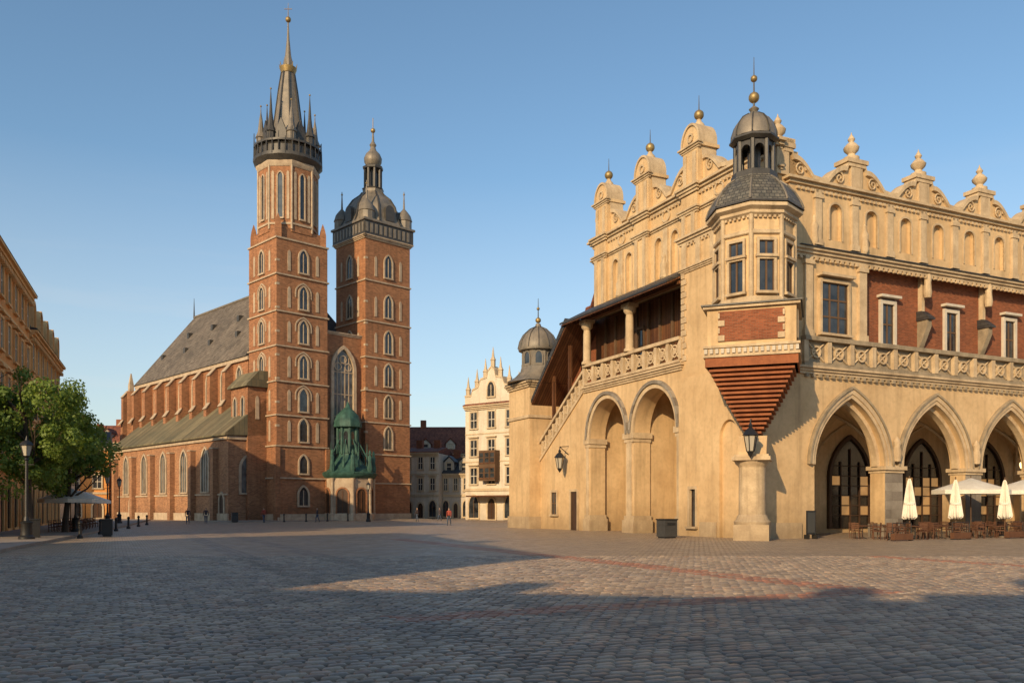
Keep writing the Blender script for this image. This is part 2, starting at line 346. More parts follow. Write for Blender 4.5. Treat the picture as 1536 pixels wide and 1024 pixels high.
rwin(o,FR,5.95,12.0,2.1,3.0,'framed',S,3,3,.2,hood=True)
for s in (3.9,8.2): box(o,'pilaster',S,FR,s-.3,s+.3,11.7,16.4,0,.16); box(o,'pilaster',S,FR,s-.38,s+.38,11.7,12.1,0,.22); box(o,'pilaster',S,FR,s-.38,s+.38,15.9,16.15,0,.24)
FB=Fr(FR(0,0,-.6)[:2],V,nU)
for c in [11.0+5.75*k for k in range(8)]:
    rwin(o,FB,c,11.9,1.0,2.5,'framed','frame',2,2,.18,hood=True,tw=.2)
    s=c+2.9
    box(o,'console',S,FB,s-.13,s+.13,13.8,16.6,0,.3)
    panel(o,'console',SD_,Fr(FB(s,0,0)[:2],nU,V),[(0,11.9),(.15,11.9),(.75,13.2),(.75,13.6),(0,13.6)],[],-.2,.2)
    panel(o,'console_roof','slate',Fr(FB(s,0,0)[:2],nU,V),[(0,13.6),(.95,13.6),(.95,13.7),(.36,14.2),(0,14.2)],[],-.28,.28)
    lathe(o,'statue',S,*FB(s,0,.62)[:2],[(.2,15.0),(.26,15.3),(.2,15.9),(.25,16.3),(.12,16.6),(.16,16.85),(.03,17.05)],10)
for s in (4.2,8.2):
    lathe(o,'statue',S,*FR(s,0,.25)[:2],[(.1,16.9),(.26,17.2),(.2,17.7),(.25,18.1),(.12,18.35),(.15,18.6),(.03,18.8)],10)
cornice(o,S,FR,2.6,TE,16.35,.5,.4,0); dentils(o,S,FR,2.6,TE,16.36,-.02,.4,.2,.18,.2)
box(o,'attic_flashing','slate',FR,3,TE,16.85,16.9,0,.5)
nc=[5.85+2.9*k for k in range(16)]
nic=[arch(c,17.45,19.2,19.6,.95,False,6) for c in nc]
panel(o,'attic_skin',P,FR,[(2,16.9),(TE,16.9),(TE,20.2),(2,20.2)],nic,.002,.26)
for c in nc:
    ring(o,'niche_moulding',S,FR,arch(c,17.45,19.2,19.6,.95,False,6),arch(c,17.45,19.2,19.72,1.17,False,6),.2,.31)
    q=-1.45; box(o,'pilaster',S,FR,c+q-.25,c+q+.25,17.0,20.2,.26,.40); box(o,'pilaster',S,FR,c+q-.32,c+q+.32,17.0,17.35,.26,.45); box(o,'pilaster',S,FR,c+q-.32,c+q+.32,19.7,19.95,.26,.46)
cornice(o,S,FR,2.6,TE,20.2,.5,.55,0); dentils(o,S,FR,2.6,TE,20.21,.26,.36,.18,.16,.14)
fin=[1.95+5.75*k for k in range(9)]
def topz(t):
    u=min(abs(t-f) for f in fin)
    if u<.75: return 22.35
    if u<1.0: return 22.0
    if u<2.3:
        x=(u-1.0)/1.3; return 22.0-.95*x**1.7
    return 21.05-.1*(u-2.3)
pts=[(2+i*.125,topz(2+i*.125)) for i in range(int((TE-2)/.125)+1)]
panel(o,'attic_crest',P,FR,[(2,20.7)]+pts+[(pts[-1][0],20.7)],[],-.6,0.0)
ring(o,'attic_crest_moulding',S,FR,[(x,z-.22) for x,z in pts],[(x,z+.06) for x,z in pts],-.75,.18)
def scroll(F,c,z,r,d,flip=1,m='stone'):
    prev=None
    for i in range(22):
        a=i*.5; rr=r*(1-i/24)
        p=F(c+flip*rr*math.cos(a),z+rr*math.sin(a),d)
        if prev: bar(o,'volute',m,prev,p,.055,n=5)
        prev=p
def urn(cx,cy,z,s=1,m='stone',gold=False):
    lathe(o,'finial',m,cx,cy,[(.55*s,z),(.55*s,z+.3*s),(.3*s,z+.4*s),(.25*s,z+.55*s),(.5*s,z+.8*s),(.55*s,z+1.0*s),(.3*s,z+1.3*s),(.16*s,z+1.4*s),(.26*s,z+1.6*s),(.05*s,z+1.95*s),(.02,z+2.1*s)],12)
for f in fin:
    box(o,'pedestal',S,FR,f-.85,f+.85,22.35,22.6,-.85,.25)
    urn(*FR(f,0,-.3)[:2],22.6,.85)
    box(o,'pedestal',S,FR,f-.45,f+.45,20.8,22.3,0,.14)
    if f>2: scroll(FR,f-1.35,21.3,.42,.08,-1)
    scroll(FR,f+1.35,21.3,.42,.08,1)
# ---- left gable front (plane t=2)
F2=FL(2)
lf=[8.03,13.66,19.3]
panel(o,'gable_wall',P,F2,[(0.0,20.4),(20.6,20.4),(20.6,22.3),(0.0,22.3)],[],-1.2,0)
nl=[2.2,4.3,6.1,9.9,11.8,15.55,17.4]
panel(o,'gable_skin',P,F2,[(0,16.7),(20.6,16.7),(20.6,22.3),(0,22.3)],[arch(c,17.4,20.0,20.5,.8,False,6) for c in nl],.002,.26)
for z,h,p in ((16.6,.35,.3),(20.9,.35,.32),(22.2,.5,.5)): cornice(o,S,F2,0,20.6,z,h,p,.15)
dentils(o,S,F2,0,20.6,22.21,.26,.36,.18,.16,.16)
for c in nl: ring(o,'niche_moulding',S,F2,arch(c,17.4,20.0,20.5,.8,False,6),arch(c,17.4,20.0,20.62,1.0,False,6),.24,.31)
def topl(s):
    if s<5.2: return 22.95+.35*max(0,(s-3.0)/2.2)
    u=min(abs(s-f) for f in lf)
    if u<.9: return 25.2
    if u<1.15: return 24.5
    if u<2.5:
        x=(u-1.15)/1.35; return 24.5-1.1*x**1.6
    return 23.35
pts=[(i*.1,topl(i*.1)) for i in range(0,207)]
panel(o,'gable_crest',P,F2,[(0,22.7)]+pts+[(20.6,22.7)],[],-.9,.0)
ring(o,'gable_crest_moulding',S,F2,[(x,z-.2) for x,z in pts],[(x,z+.06) for x,z in pts],-1.0,.16)
for f in lf:
    box(o,'gable_pier',P,F2,f-.85,f+.85,16.9,22.2,.2,.5)
    box(o,'gable_pier',P,F2,f-.8,f+.8,22.7,25.2,-1.1,.4)
    for x in (-.5,.5): box(o,'pilaster',S,F2,f+x-.17,f+x+.17,17.2,20.9,.5,.62)
    for x in (-.5,.5): box(o,'pilaster',S,F2,f+x-.17,f+x+.17,22.9,24.9,.4,.5)
    cornice(o,S,F2,f-.85,f+.85,20.9,.4,.25,.5); cornice(o,S,F2,f-.85,f+.85,22.25,.5,.35,.5)
    cornice(o,S,F2,f-.85,f+.85,25.1,.35,.28,.35)
    box(o,'gable_pier',P,F2,f-1.0,f+1.0,25.2,25.42,-1.2,.45)
    panel(o,'round_pediment',P,F2,arch(f,25.42,25.6,26.75,1.7,False,8),[],-.9,.35)
    ring(o,'round_pediment',S,F2,arch(f,25.42,25.6,26.75,1.7,False,8),arch(f,25.42,25.6,26.9,2.0,False,8),-1.0,.45)
    ring(o,'round_pediment',S,F2,[(f+.2*math.cos(a*.785),25.95+.2*math.sin(a*.785)) for a in range(8)],[(f+.32*math.cos(a*.785),25.95+.32*math.sin(a*.785)) for a in range(8)],.3,.45,True)
    x,y,_=F2(f,0,-.3)
    lathe(o,'finial',S,x,y,[(.5,26.6),(.35,26.95),(.18,27.15),(.12,27.35)],12)
    lathe(o,'finial_ball','gold',x,y,ball(.33,27.6),12)
    bar(o,'finial_spike','iron',(x,y,27.9),(x,y,28.9),.04,.015)
    if f<19: scroll(F2,f+1.6,23.75,.45,.06,1)
    scroll(F2,f-1.6,23.75,.45,.06,-1)
for c in (5.2,10.85,16.5):
    ring(o,'gable_medallion',S,F2,[(c+.35*math.cos(a*.52),21.75+.3*math.sin(a*.52)) for a in range(12)],[(c+.5*math.cos(a*.52),21.75+.42*math.sin(a*.52)) for a in range(12)],.2,.36,True)
    box(o,'pilaster',S,F2,c-.25,c+.25,17.2,20.9,.2,.42)
    lathe(o,'statue',S,*F2(c,0,.5)[:2],[(.1,17.2),(.3,17.5),(.22,18.0),(.27,18.4),(.12,18.7),(.16,18.95),(.03,19.1)],10)
box(o,'attic_roof','roofR',FR,3.2,TE-.5,20.4,20.6,-20,-.8)
# ---- loggia
la=[arch(c,0,6.9,9.7,4.9,False,12) for c in (9.75,15.75)]
panel(o,'loggia_wall',P,F0,notched(6.8,18.9,0,10.7,la),[],-1.3,0)
for c in (9.75,15.75):
    a=arch(c,6.9,6.9,9.7,4.9,False,12);b=arch(c,6.9,6.9,10.0,5.4,False,12);b3=arch(c,6.9,6.9,10.22,5.8,False,12)
    ring(o,'arch_moulding',S,F0,a,b,-.02,.14); ring(o,'arch_moulding','stone2',F0,b,b3,-.02,.26)
for s,w in ((7.05,.28),(12.75,.58),(18.5,.34)):
    box(o,'pier_capital',S,F0,s-w-.1,s+w+.1,6.55,6.95,-1.4,.2)
    box(o,'pier_capital',S,F0,s-w-.02,s+w+.02,6.3,6.55,-1.35,.12)
    box(o,'pier_base',S,F0,s-w-.15,s+w+.15,0,.9,-1.4,.2)
    box(o,'pier_base',S,F0,s-w-.06,s+w+.06,.9,1.2,-1.35,.1)
    box(o,'pier_face',S,F0,s-w*.55,s+w*.55,1.2,6.3,0,.1)
box(o,'porch_back_wall',P,F0,6.8,18.9,0,10.7,-5,-4.6)
for c in (9.3,15.3):
    FQ=Fr(F0(0,0,-4.6)[:2],U,nV)
    awin(o,FQ,c,.1,1.6,3.6,S,.3,True,.2,'door',0)
    cornice(o,S,FQ,c-2.6,c+2.6,6.4,.35,.22,0)
box(o,'porch_partition',P,F0,12.3,13.2,0,10.7,-4.6,-1.3)
box(o,'porch_partition',P,F0,18.4,18.9,0,10.7,-4.6,-1.3)
box(o,'loggia_floor',S,F0,6.8,19.0,10.7,11.0,-5,.12)
cornice(o,S,F0,6.8,19.0,10.5,.4,.3,.0)
box(o,'loggia_balustrade',S,F0,6.8,19.0,11.0,11.18,-.15,.2)
box(o,'loggia_balustrade',S,F0,6.8,19.0,12.4,12.62,-.2,.26)
n=9; st=12.2/n
for i in range(n+1):
    s=6.8+i*st; box(o,'loggia_balustrade',S,F0,s-.14,s+.14,11.18,12.4,-.14,.16)
    if i<n:
        for a,b in ((11.2,12.38),(12.38,11.2)): bar(o,'loggia_balustrade',S,F0(s+.16,a,0),F0(s+st-.16,b,0),.065,n=5)
        c=s+st/2
        for rr in (.42,.2): ring(o,'loggia_balustrade',S,F0,[(c+(rr-.09)*math.cos(x*math.pi/6),11.79+(rr-.09)*math.sin(x*math.pi/6)) for x in range(12)],[(c+rr*math.cos(x*math.pi/6),11.79+rr*math.sin(x*math.pi/6)) for x in range(12)],-.07,.07,True)
for s in (12.8,18.7):
    x,y,_=F0(s,0,0)
    lathe(o,'loggia_column',S,x,y,[(.42,12.62),(.42,12.8),(.3,12.9),(.29,14.9),(.25,15.2),(.42,15.4),(.48,15.7)],14)
    box(o,'loggia_column',S,F0,s-.5,s+.5,15.7,15.95,-.4,.4)
box(o,'loggia_timber_wall','wood',F0,6.81,20.6,11.0,16.5,-1.97,-1.9)
for i in range(9):
    s=7.4+i*1.45; box(o,'loggia_timber_post','framed',F0,s-.1,s+.1,11.0,16.3,-1.9,-1.75)
for c in (8.6,14.4): rwin(o,Fr(F0(0,0,-1.9)[:2],U,nV),c,12.2,1.1,2.4,'framed','framed',2,2,.16)
box(o,'loggia_beam','wood',F0,6.8,20.6,15.95,16.15,-.2,.2)
RS=Fr(F0(0,0,0)[:2],nV,U)
panel(o,'loggia_roof','slate',RS,[(1.15,15.95),(1.15,16.1),(-2.0,17.75),(-2.0,17.5)],[],6.82,21.0)
panel(o,'loggia_soffit','wood',RS,[(1.1,15.85),(1.1,15.94),(-2.0,17.48),(-2.0,17.3)],[],6.82,20.9)
for i in range(20):
    s=7.1+i*.72; bar(o,'rafter','wood',F0(s,15.85,1.0),F0(s,17.2,-1.8),.07,n=4)
# ---- stairs
panel(o,'stair_wall',P,F0,[(18.9,0),(26.5,0),(26.5,5.6),(18.9,10.7)],[],-.5,0)
def slope(s): return 10.7-(s-18.9)*5.1/7.6
panel(o,'stair_balustrade',S,F0,[(18.9,10.7),(26.5,5.6),(26.5,5.85),(18.9,10.95)],[],-.5,.12)
panel(o,'stair_balustrade',S,F0,[(18.9,12.2),(26.5,7.1),(26.5,7.35),(18.9,12.45)],[],-.4,.16)
for i in range(12):
    s=19.2+i*.63; z=slope(s)
    box(o,'stair_balustrade',S,F0,s-.1,s+.1,z+.2,z+1.5,-.25,.05)
    ring(o,'stair_balustrade',S,F0,[(s+.31+.14*math.cos(x),z+.75+.25*math.sin(x)) for x in [k*math.pi/4 for k in range(8)]],[(s+.31+.22*math.cos(x),z+.75+.38*math.sin(x)) for x in [k*math.pi/4 for k in range(8)]],-.18,-.02,True)
for i in range(20):
    s=26.3-i*.38; box(o,'stair_steps',S,F0,s-.38,s,0,5.7+i*.26,-2.4,-.5)
panel(o,'stair_back_wall','wood',F0,[(18.9,0),(26.6,0),(26.6,10.3),(20.6,15.5),(18.9,15.5)],[],-2.6,-2.4)
panel(o,'stair_roof','slate',F0,[(20.2,16.2),(27.0,10.1),(27.0,10.35),(20.6,16.45)],[],-3.0,.9)
panel(o,'stair_roof_boards','wood',F0,[(20.2,16.0),(27.0,9.9),(27.0,10.08),(20.2,16.18)],[],-3.0,.85)
for s in (21.5,24.2): box(o,'stair_post','wood',F0,s-.12,s+.12,slope(s)+1.5,slope(s)+5.6,-.2,.05)
rwin(o,F0,23.9,1.2,.9,1.8,'framed',S,2,2,.14); rwin(o,F0,20.6,.0,1.0,3.0,'door',S,1,1,.14,glass='door')
panel(o,'rear_gable','brickS',F2,[(20.6,0),(27.5,0),(27.5,12.0),(25.2,14.3),(24.6,14.3),(23.6,15.9),(22.9,15.9),(21.9,17.6),(21.2,17.6),(20.6,18.6)],[],-18,-.02)
panel(o,'rear_gable_coping','roofR',F2,[(20.6,18.6),(21.2,17.6),(21.9,17.6),(22.9,15.9),(23.6,15.9),(24.6,14.3),(25.2,14.3),(27.5,12.0),(27.6,12.3),(25.3,14.55),(24.7,14.55),(23.7,16.15),(23.0,16.15),(22.0,17.85),(21.3,17.85),(20.6,18.9)],[],-18.2,.2)
# ---- stair turret
box(o,'stair_turret',P,F0,26.5,30.6,0,12.0,-2.6,1.0)
cornice(o,S,Fr(F0(0,0,1.0)[:2],U,nV),26.5,30.6,11.9,.5,.35,0)
FT=Fr(F0(26.5,0,0)[:2],nV,mul2(U,-1)); cornice(o,S,FT,-2.6,1.0,11.9,.5,.35,0)
box(o,'stair_turret','slate',F0,26.2,30.9,12.4,12.5,-2.9,1.3)
for F,a,b in ((Fr(F0(0,0,1.0)[:2],U,nV),26.5,30.6),(FT,-2.6,1.0)):
    box(o,'stair_turret_band',S,F,a-.1,b+.1,9.3,9.55,0,.12); box(o,'stair_turret_plinth',S,F,a-.08,b+.08,0,1.0,0,.12)
tx,ty,_=F0(28.5,0,-.8)
lathe(o,'turret_roof','lead',tx,ty,[(2.9,12.5),(2.2,12.9),(1.7,13.4),(1.55,13.9)],8,.4)
lathe(o,'turret_lantern','lead',tx,ty,[(1.45,13.9),(1.45,15.2),(1.65,15.3)],8,.4)
for k in range(8):
    a=.4+math.pi/8+k*math.pi/4; F=Fr((tx+math.cos(a)*1.34,ty+math.sin(a)*1.34),(-math.sin(a),math.cos(a)),(math.cos(a),math.sin(a)))
    awin(o,F,0,14.1,.55,1.0,'lead',.1,False,.08,'glass',0)
lathe(o,'turret_dome','lead',tx,ty,[(1.7,15.3),(1.75,15.5),(1.62,16.1),(1.3,16.7),(.8,17.15),(.3,17.4),(.2,17.7)],24)
for k in range(12):
    a=k*math.pi/6
    pp=[(1.77,15.5),(1.64,16.1),(1.32,16.7),(.82,17.17),(.3,17.42)]
    for (r0,z0),(r1,z1) in zip(pp,pp[1:]): bar(o,'dome_rib','leadD',(tx+r0*math.cos(a),ty+r0*math.sin(a),z0),(tx+r1*math.cos(a),ty+r1*math.sin(a),z1),.045,n=4)
lathe(o,'turret_finial','gold',tx,ty,ball(.25,18.0),12); bar(o,'turret_finial','iron',(tx,ty,18.2),(tx,ty,19.9),.05,.02); lathe(o,'turret_finial','gold',tx,ty,ball(.14,19.0),10)
# ---- oriel
g=(-.34,-.94); gl=math.hypot(*g); g=(g[0]/gl,g[1]/gl); e=(-g[1],g[0])
FO=Fr(sub2(C,mul2(g,.9)),e,g)
ns=17
for i in range(ns):
    f=i/(ns-1); hw=.26+2.07*f**.9; z=5.6+3.75*f
    box(o,'oriel_corbel','corbel',FO,-hw,hw,z,z+.12,-1.8,.12+1.68*f**.9)
    box(o,'oriel_corbel','corbel',FO,-hw+.2,hw-.2,z+.12,z+.26,-1.8,-.12+1.68*f**.9)
box(o,'oriel_band','corbel',FO,-2.4,2.4,9.35,9.85,-1.9,1.86)
box(o,'oriel_band',S,FO,-2.5,2.5,9.85,10.0,-2,1.95)
box(o,'oriel_frieze',S,FO,-2.42,2.42,10.0,10.35,-2,1.88)
for i in range(17):
    s=-2.35+i*4.7/16; box(o,'oriel_dentil','frame',FO,s-.08,s+.08,10.05,10.3,1.88,1.98)
box(o,'oriel_band',S,FO,-2.5,2.5,10.35,10.48,-2,1.97)
box(o,'oriel_box',P,FO,-2.3,2.3,10.48,12.45,-2.4,1.78)
box(o,'oriel_brick_panel','brickS',FO,-1.7,1.7,10.7,12.3,1.78,1.84)
for s0 in (-1,1):
    for i in range(4): w=.25 if i%2 else .5; box(o,'oriel_quoin',S,FO,*( sorted((s0*1.72,s0*(1.72-w+.15)))),10.72+i*.4,11.02+i*.4,1.8,1.9)
FOs=Fr(FO(2.3,0,0)[:2],mul2(g,-1),e); box(o,'oriel_brick_panel',S,FOs,-1.4,.6,10.75,12.25,0,.08)
box(o,'oriel_ledge',S,FO,-2.5,2.5,12.45,12.6,-2.5,1.98); box(o,'oriel_ledge','leadD',FO,-2.6,2.6,12.6,12.68,-2.6,2.08)
ox,oy,_=FO(0,0,-.35); ga=math.atan2(g[1],g[0])
lathe(o,'oriel_turret',P,ox,oy,[(2.12,12.68),(2.12,17.5)],8,ga)
lathe(o,'oriel_turret_base',S,ox,oy,[(2.3,12.68),(2.3,12.95),(2.2,13.05)],8,ga)
lathe(o,'oriel_turret_band',S,ox,oy,[(2.2,16.35),(2.26,16.4),(2.26,16.55),(2.2,16.6)],8,ga)
lathe(o,'oriel_cornice',S,ox,oy,[(2.15,17.3),(2.35,17.45),(2.35,17.6),(2.6,17.75),(2.6,17.92),(2.5,18.0)],8,ga)
ap=2.12*math.cos(math.pi/8)
for k in range(8):
    a=ga+k*math.pi/4; p=(ox+2.14*math.cos(a),oy+2.14*math.sin(a))
    bar(o,'oriel_pilaster',S,(*p,12.9),(*p,17.4),.13,n=8)
    a+=math.pi/8; F=Fr((ox+math.cos(a)*ap,oy+math.sin(a)*ap),(-math.sin(a),math.cos(a)),(math.cos(a),math.sin(a)))
    if k in (0,7,1,6):
        rwin(o,F,0,13.3,.8,1.7,'framed',S,2,1,.16,tw=.13); rwin(o,F,0,15.25,.8,.75,'framed',S,2,1,.16,tw=.13)
    dentils(o,S,F,-.8,.8,17.35,0,.26,.13,.13,.14)
lathe(o,'oriel_roof','leadD',ox,oy,[(2.68,17.98),(2.62,18.1)],8,ga)
lathe(o,'oriel_roof','slate2',ox,oy,[(2.6,18.1),(2.45,18.5),(2.15,19.0),(1.75,19.45),(1.35,19.75),(1.25,19.9)],8,ga)
for k in range(8):
    a=ga+k*math.pi/4; pp=[(2.62,18.1),(2.47,18.5),(2.17,19.0),(1.77,19.45),(1.37,19.75)]
    for (r0,z0),(r1,z1) in zip(pp,pp[1:]): bar(o,'roof_rib','lead',(ox+r0*math.cos(a),oy+r0*math.sin(a),z0),(ox+r1*math.cos(a),oy+r1*math.sin(a),z1),.06,n=5)
lathe(o,'lantern_base','leadD',ox,oy,[(1.25,19.85),(1.25,20.2),(1.12,20.25)],8,ga)
lathe(o,'lantern_core','leadD',ox,oy,[(.35,20.2),(.35,21.9)],8,ga)
for k in range(8):
    a=ga+k*math.pi/4; p=(ox+1.0*math.cos(a),oy+1.0*math.sin(a)); bar(o,'lantern_post','leadD',(*p,20.2),(*p,21.95),.13,n=6)
    a+=math.pi/8; q=1.0*math.cos(math.pi/8); F=Fr((ox+math.cos(a)*q,oy+math.sin(a)*q),(-math.sin(a),math.cos(a)),(math.cos(a),math.sin(a)))
    ar=arch(0,20.25,21.3,21.65,.56,False,5); panel(o,'lantern_arch','leadD',F,notched(-.38,.38,20.25,21.95,[ar]),[],-.06,.04)
lathe(o,'lantern_cornice','leadD',ox,oy,[(1.15,21.9),(1.35,22.05),(1.35,22.15),(1.2,22.25)],8,ga)
lathe(o,'lantern_dome','lead',ox,oy,[(1.22,22.2),(1.2,22.5),(1.05,22.95),(.75,23.35),(.35,23.6),(.18,23.75),(.28,23.9),(.1,24.05)],24)
for k in range(8):
    a=ga+k*math.pi/4; pp=[(1.24,22.25),(1.22,22.5),(1.07,22.95),(.77,23.35),(.37,23.6)]
    for (r0,z0),(r1,z1) in zip(pp,pp[1:]): bar(o,'dome_rib','leadD',(ox+r0*math.cos(a),oy+r0*math.sin(a),z0),(ox+r1*math.cos(a),oy+r1*math.sin(a),z1),.045,n=4)
lathe(o,'oriel_finial','gold',ox,oy,ball(.30,24.55),14); bar(o,'oriel_finial','iron',(ox,oy,24.0),(ox,oy,26.8),.06,.015); lathe(o,'oriel_finial','gold',ox,oy,ball(.19,25.6),12)
cx,cy,_=FO(0,0,.85)
box(o,'corner_column_plinth',S,FO,-.92,.92,0,.85,-.1,1.8)
lathe(o,'corner_column',S,cx,cy,[(.95,.85),(.98,1.0),(.85,1.15),(.8,1.3),(.72,1.4),(.70,3.9),(.74,4.0),(.9,4.15),(.95,4.3)],24)
box(o,'corner_column_capital',S,FO,-1.0,1.0,4.3,4.5,-.6,1.9); box(o,'corner_column_capital',S,FO,-.9,.9,4.5,4.62,-.6,1.75)
panel(o,'corner_bracket',P,Fr(FO(0,0,0)[:2],g,e),[(-1.5,4.62),(1.2,4.62),(1.0,5.0),(.35,5.7),(-1.5,5.7)],[],-.75,.75)
o.done()
def lantern(x,y,z,s=1,nrm=None):
    q=Obj('wall_lantern')
    for k in range(6):
        a=k*math.pi/3; bar(q,'cage','iron',(x+.16*s*math.cos(a),y+.16*s*math.sin(a),z-.35*s),(x+.27*s*math.cos(a),y+.27*s*math.sin(a),z+.3*s),.022*s,n=4)
    lathe(q,'glass','lampglass',x,y,[(.14*s,z-.34*s),(.24*s,z+.29*s)],6)
    lathe(q,'cap','iron',x,y,[(.34*s,z+.3*s),(.2*s,z+.5*s),(.07*s,z+.62*s),(.09*s,z+.7*s),(.01,z+.85*s)],6)
    lathe(q,'foot','iron',x,y,[(.02,z-.6*s),(.08*s,z-.5*s),(.17*s,z-.35*s)],6)
    bar(q,'bracket','iron',(x-nrm[0]*.8,y-nrm[1]*.8,z+.5*s),(x,y,z+.95*s),.035); bar(q,'bracket','iron',(x,y,z+.95*s),(x,y,z+.8*s),.03)
    bar(q,'bracket','iron',(x-nrm[0]*.8,y-nrm[1]*.8,z+1.0*s),(x,y,z+.95*s),.03)
    q.done()
x,y,_=FO(0,0,2.15); lantern(x,y,5.2,1.3,g)
x,y,_=F0(21.6,0,.8); lantern(x,y,5.3,1.3,nV)
# ------------------------------------------------------------------ CHURCH
A=(.7205,.6934); Bq=(-.6934,.7205); nA=(-.7205,-.6934); nB=(.6934,-.7205); P0=(-29.8,108.)
FF=Fr(P0,A,nB); FS=Fr(P0,Bq,nA)
o=Obj('brick_gothic_church'); K='brickC'; T='trimC'
def FSp(p): return Fr(FF(p,0,0)[:2],Bq,nA)
box(o,'tower_shaft',K,FF,0,7.4,0,36.0,-7.4,0); box(o,'tower_shaft',K,FF,.25,7.15,36.0,37.6,-7.15,-.25)
SL=[5.4,9.5,13.4,17.7,22.2,26.6,31.3,34.9]
for z in SL[:-1]:
    box(o,'string_course',T,FF,-.18,7.58,z,z+.18,-7.55,.18)
box(o,'string_course',T,FF,-.15,7.55,35.9,36.1,-7.55,.15)
for z in SL[:-1]:
    for F in (FF,FS):
        awin(o,F,3.8,z+.75,1.15,2.9 if z>6 else 2.3,T,.22,glass='glass',mull=1 if z>14 else 0)
        if z>9:
            for c in (1.75,5.85): blind(o,F,c,z+.7,.42,2.7)
            if 13<z<30:
                ring(o,'window_hood',T,F,arch(3.8,z+2.2,z+2.9,z+4.0,2.1,True,5),arch(3.8,z+2.2,z+2.9,z+4.2,2.4,True,5),-.02,.1)
for F in (FF,FS):
    awin(o,F,3.8,2.0,1.3,2.4,T,.25); 
    for z in range(0,36): 
        if z%3==0: box(o,'quoin',T,F,-.03,.4,z,z+.28,0,.03)
    box(o,'tower_plinth',T,F,-.2,7.6,0,.9,-.05,.22)
    for q in (0,7.4): box(o,'buttress',K,F,q-.35 if q else -.25,q+.25 if q else .35,0,9.4,-.1,.28)
TC=FF(3.7,0,-3.7)[:2]; oa=math.atan2(A[1],A[0])+math.pi/8
for i,j in ((0,0),(7.4,0),(0,-7.4),(7.4,-7.4)):
    x,y,_=FF(i*.88+.44,0,j*.88-.44); lathe(o,'corner_pinnacle',K,x,y,[(.55,36),(.55,37.6),(.4,38.3),(.05,39.2)],4,oa)
RR=3.55/math.cos(math.pi/8)
lathe(o,'octagon',K,*TC,[(RR,37.2),(RR,46.4)],8,oa)
for k in range(8):
    a=oa+math.pi/8+k*math.pi/4; F=Fr((TC[0]+math.cos(a)*3.55,TC[1]+math.sin(a)*3.55),(-math.sin(a),math.cos(a)),(math.cos(a),math.sin(a)))
    awin(o,F,0,39.0,.62,5.8,T,.16,glass='glass',mull=0)
    for c in (-.98,.98): blind(o,F,c,38.8,.34,6.2)
    box(o,'octagon_band',T,F,-1.5,1.5,38.1,38.35,-.1,.12)
    a=oa+k*math.pi/4; p=(TC[0]+RR*math.cos(a),TC[1]+RR*math.sin(a)); bar(o,'octagon_rib',T,(*p,37.5),(*p,46.2),.15,n=6)
lathe(o,'octagon_cornice',T,*TC,[(RR+.05,45.6),(RR+.3,46.0),(RR+.3,46.3)],8,oa)
lathe(o,'crown_gallery','leadD',*TC,[(RR+.1,46.3),(RR+.65,46.9),(RR+.65,47.3),(RR+.4,47.35),(RR+.35,48.3),(RR+.45,48.4),(RR-.4,49.0),(2.4,50.6)],16,oa)
for k in range(32):
    a=oa+k*math.pi/16; r=RR+.5; x=TC[0]+r*math.cos(a); y=TC[1]+r*math.sin(a)
    bar(o,'gallery_post','leadD',(x,y,47),(x,y,(50.6,49.2,49.8,49.2)[k%4]),.12,.05,5)
lathe(o,'gallery_rail','leadD',*TC,[(RR+.45,48.7),(RR+.6,48.7),(RR+.6,48.95),(RR+.45,48.95)],16,oa)
for k in range(8):
    a=oa+k*math.pi/4; r=RR-.35; x=TC[0]+r*math.cos(a); y=TC[1]+r*math.sin(a); hh=(55.8,54.4)[k%2]
    lathe(o,'gallery_spirelet','lead' if k%2 else 'leadD',x,y,[(.62,48.6),(.6,50.0),(.75,50.1),(.42,50.9),(.22,52.6),(.08,hh-1),(.02,hh)],8)
    lathe(o,'gallery_spirelet','gold',x,y,ball(.13,hh-.1,5),8)
    a+=math.pi/8; r=RR-.8; x=TC[0]+r*math.cos(a); y=TC[1]+r*math.sin(a)
    panel(o,'gallery_dormer','leadD',Fr((x,y),(-math.sin(a),math.cos(a)),(math.cos(a),math.sin(a))),[(-.7,49),(.7,49),(.7,50.2),(0,52.0),(-.7,50.2)],[],-.5,.3)
lathe(o,'spire','lead',*TC,[(2.15,49.2),(2.0,51.0),(1.65,53.5),(1.2,57.0),(.85,59.2),(.95,59.3)],8,oa)
for k in range(8):
    a=oa+k*math.pi/4; pp=[(2.17,49.2),(2.02,51),(1.67,53.5),(1.22,57),(.87,59.2)]
    for (r0,z0),(r1,z1) in zip(pp,pp[1:]): bar(o,'spire_rib','leadD',(TC[0]+r0*math.cos(a),TC[1]+r0*math.sin(a),z0),(TC[0]+r1*math.cos(a),TC[1]+r1*math.sin(a),z1),.11,n=5)
lathe(o,'spire_crown','gold',*TC,[(.9,59.2),(1.15,59.9),(1.0,60.0),(.8,59.7)],12)
for k in range(8): a=k*math.pi/4; bar(o,'spire_crown','gold',(TC[0]+1.05*math.cos(a),TC[1]+1.05*math.sin(a),59.9),(TC[0]+1.2*math.cos(a),TC[1]+1.2*math.sin(a),60.5),.1,.02,5)
lathe(o,'spire_tip','lead',*TC,[(.75,59.8),(.6,60.8),(.4,61.6),(.18,63.8),(.08,66)],8,oa)
lathe(o,'spire_ball','gold',*TC,ball(.38,66.4),12); bar(o,'spire_star','gold',(*TC,66.6),(*TC,68.6),.06,.02)
bar(o,'spire_star','gold',(TC[0]-.5,TC[1],67.8),(TC[0]+.5,TC[1],67.8),.05)
p1,p2=13.4,21.0; F1=FSp(p1)
box(o,'tower_shaft',K,FF,p1,p2,0,39.2,-7.4,0)
SR=[5.0,9.0,13.4,17.8,22.4,27.4,33.0]
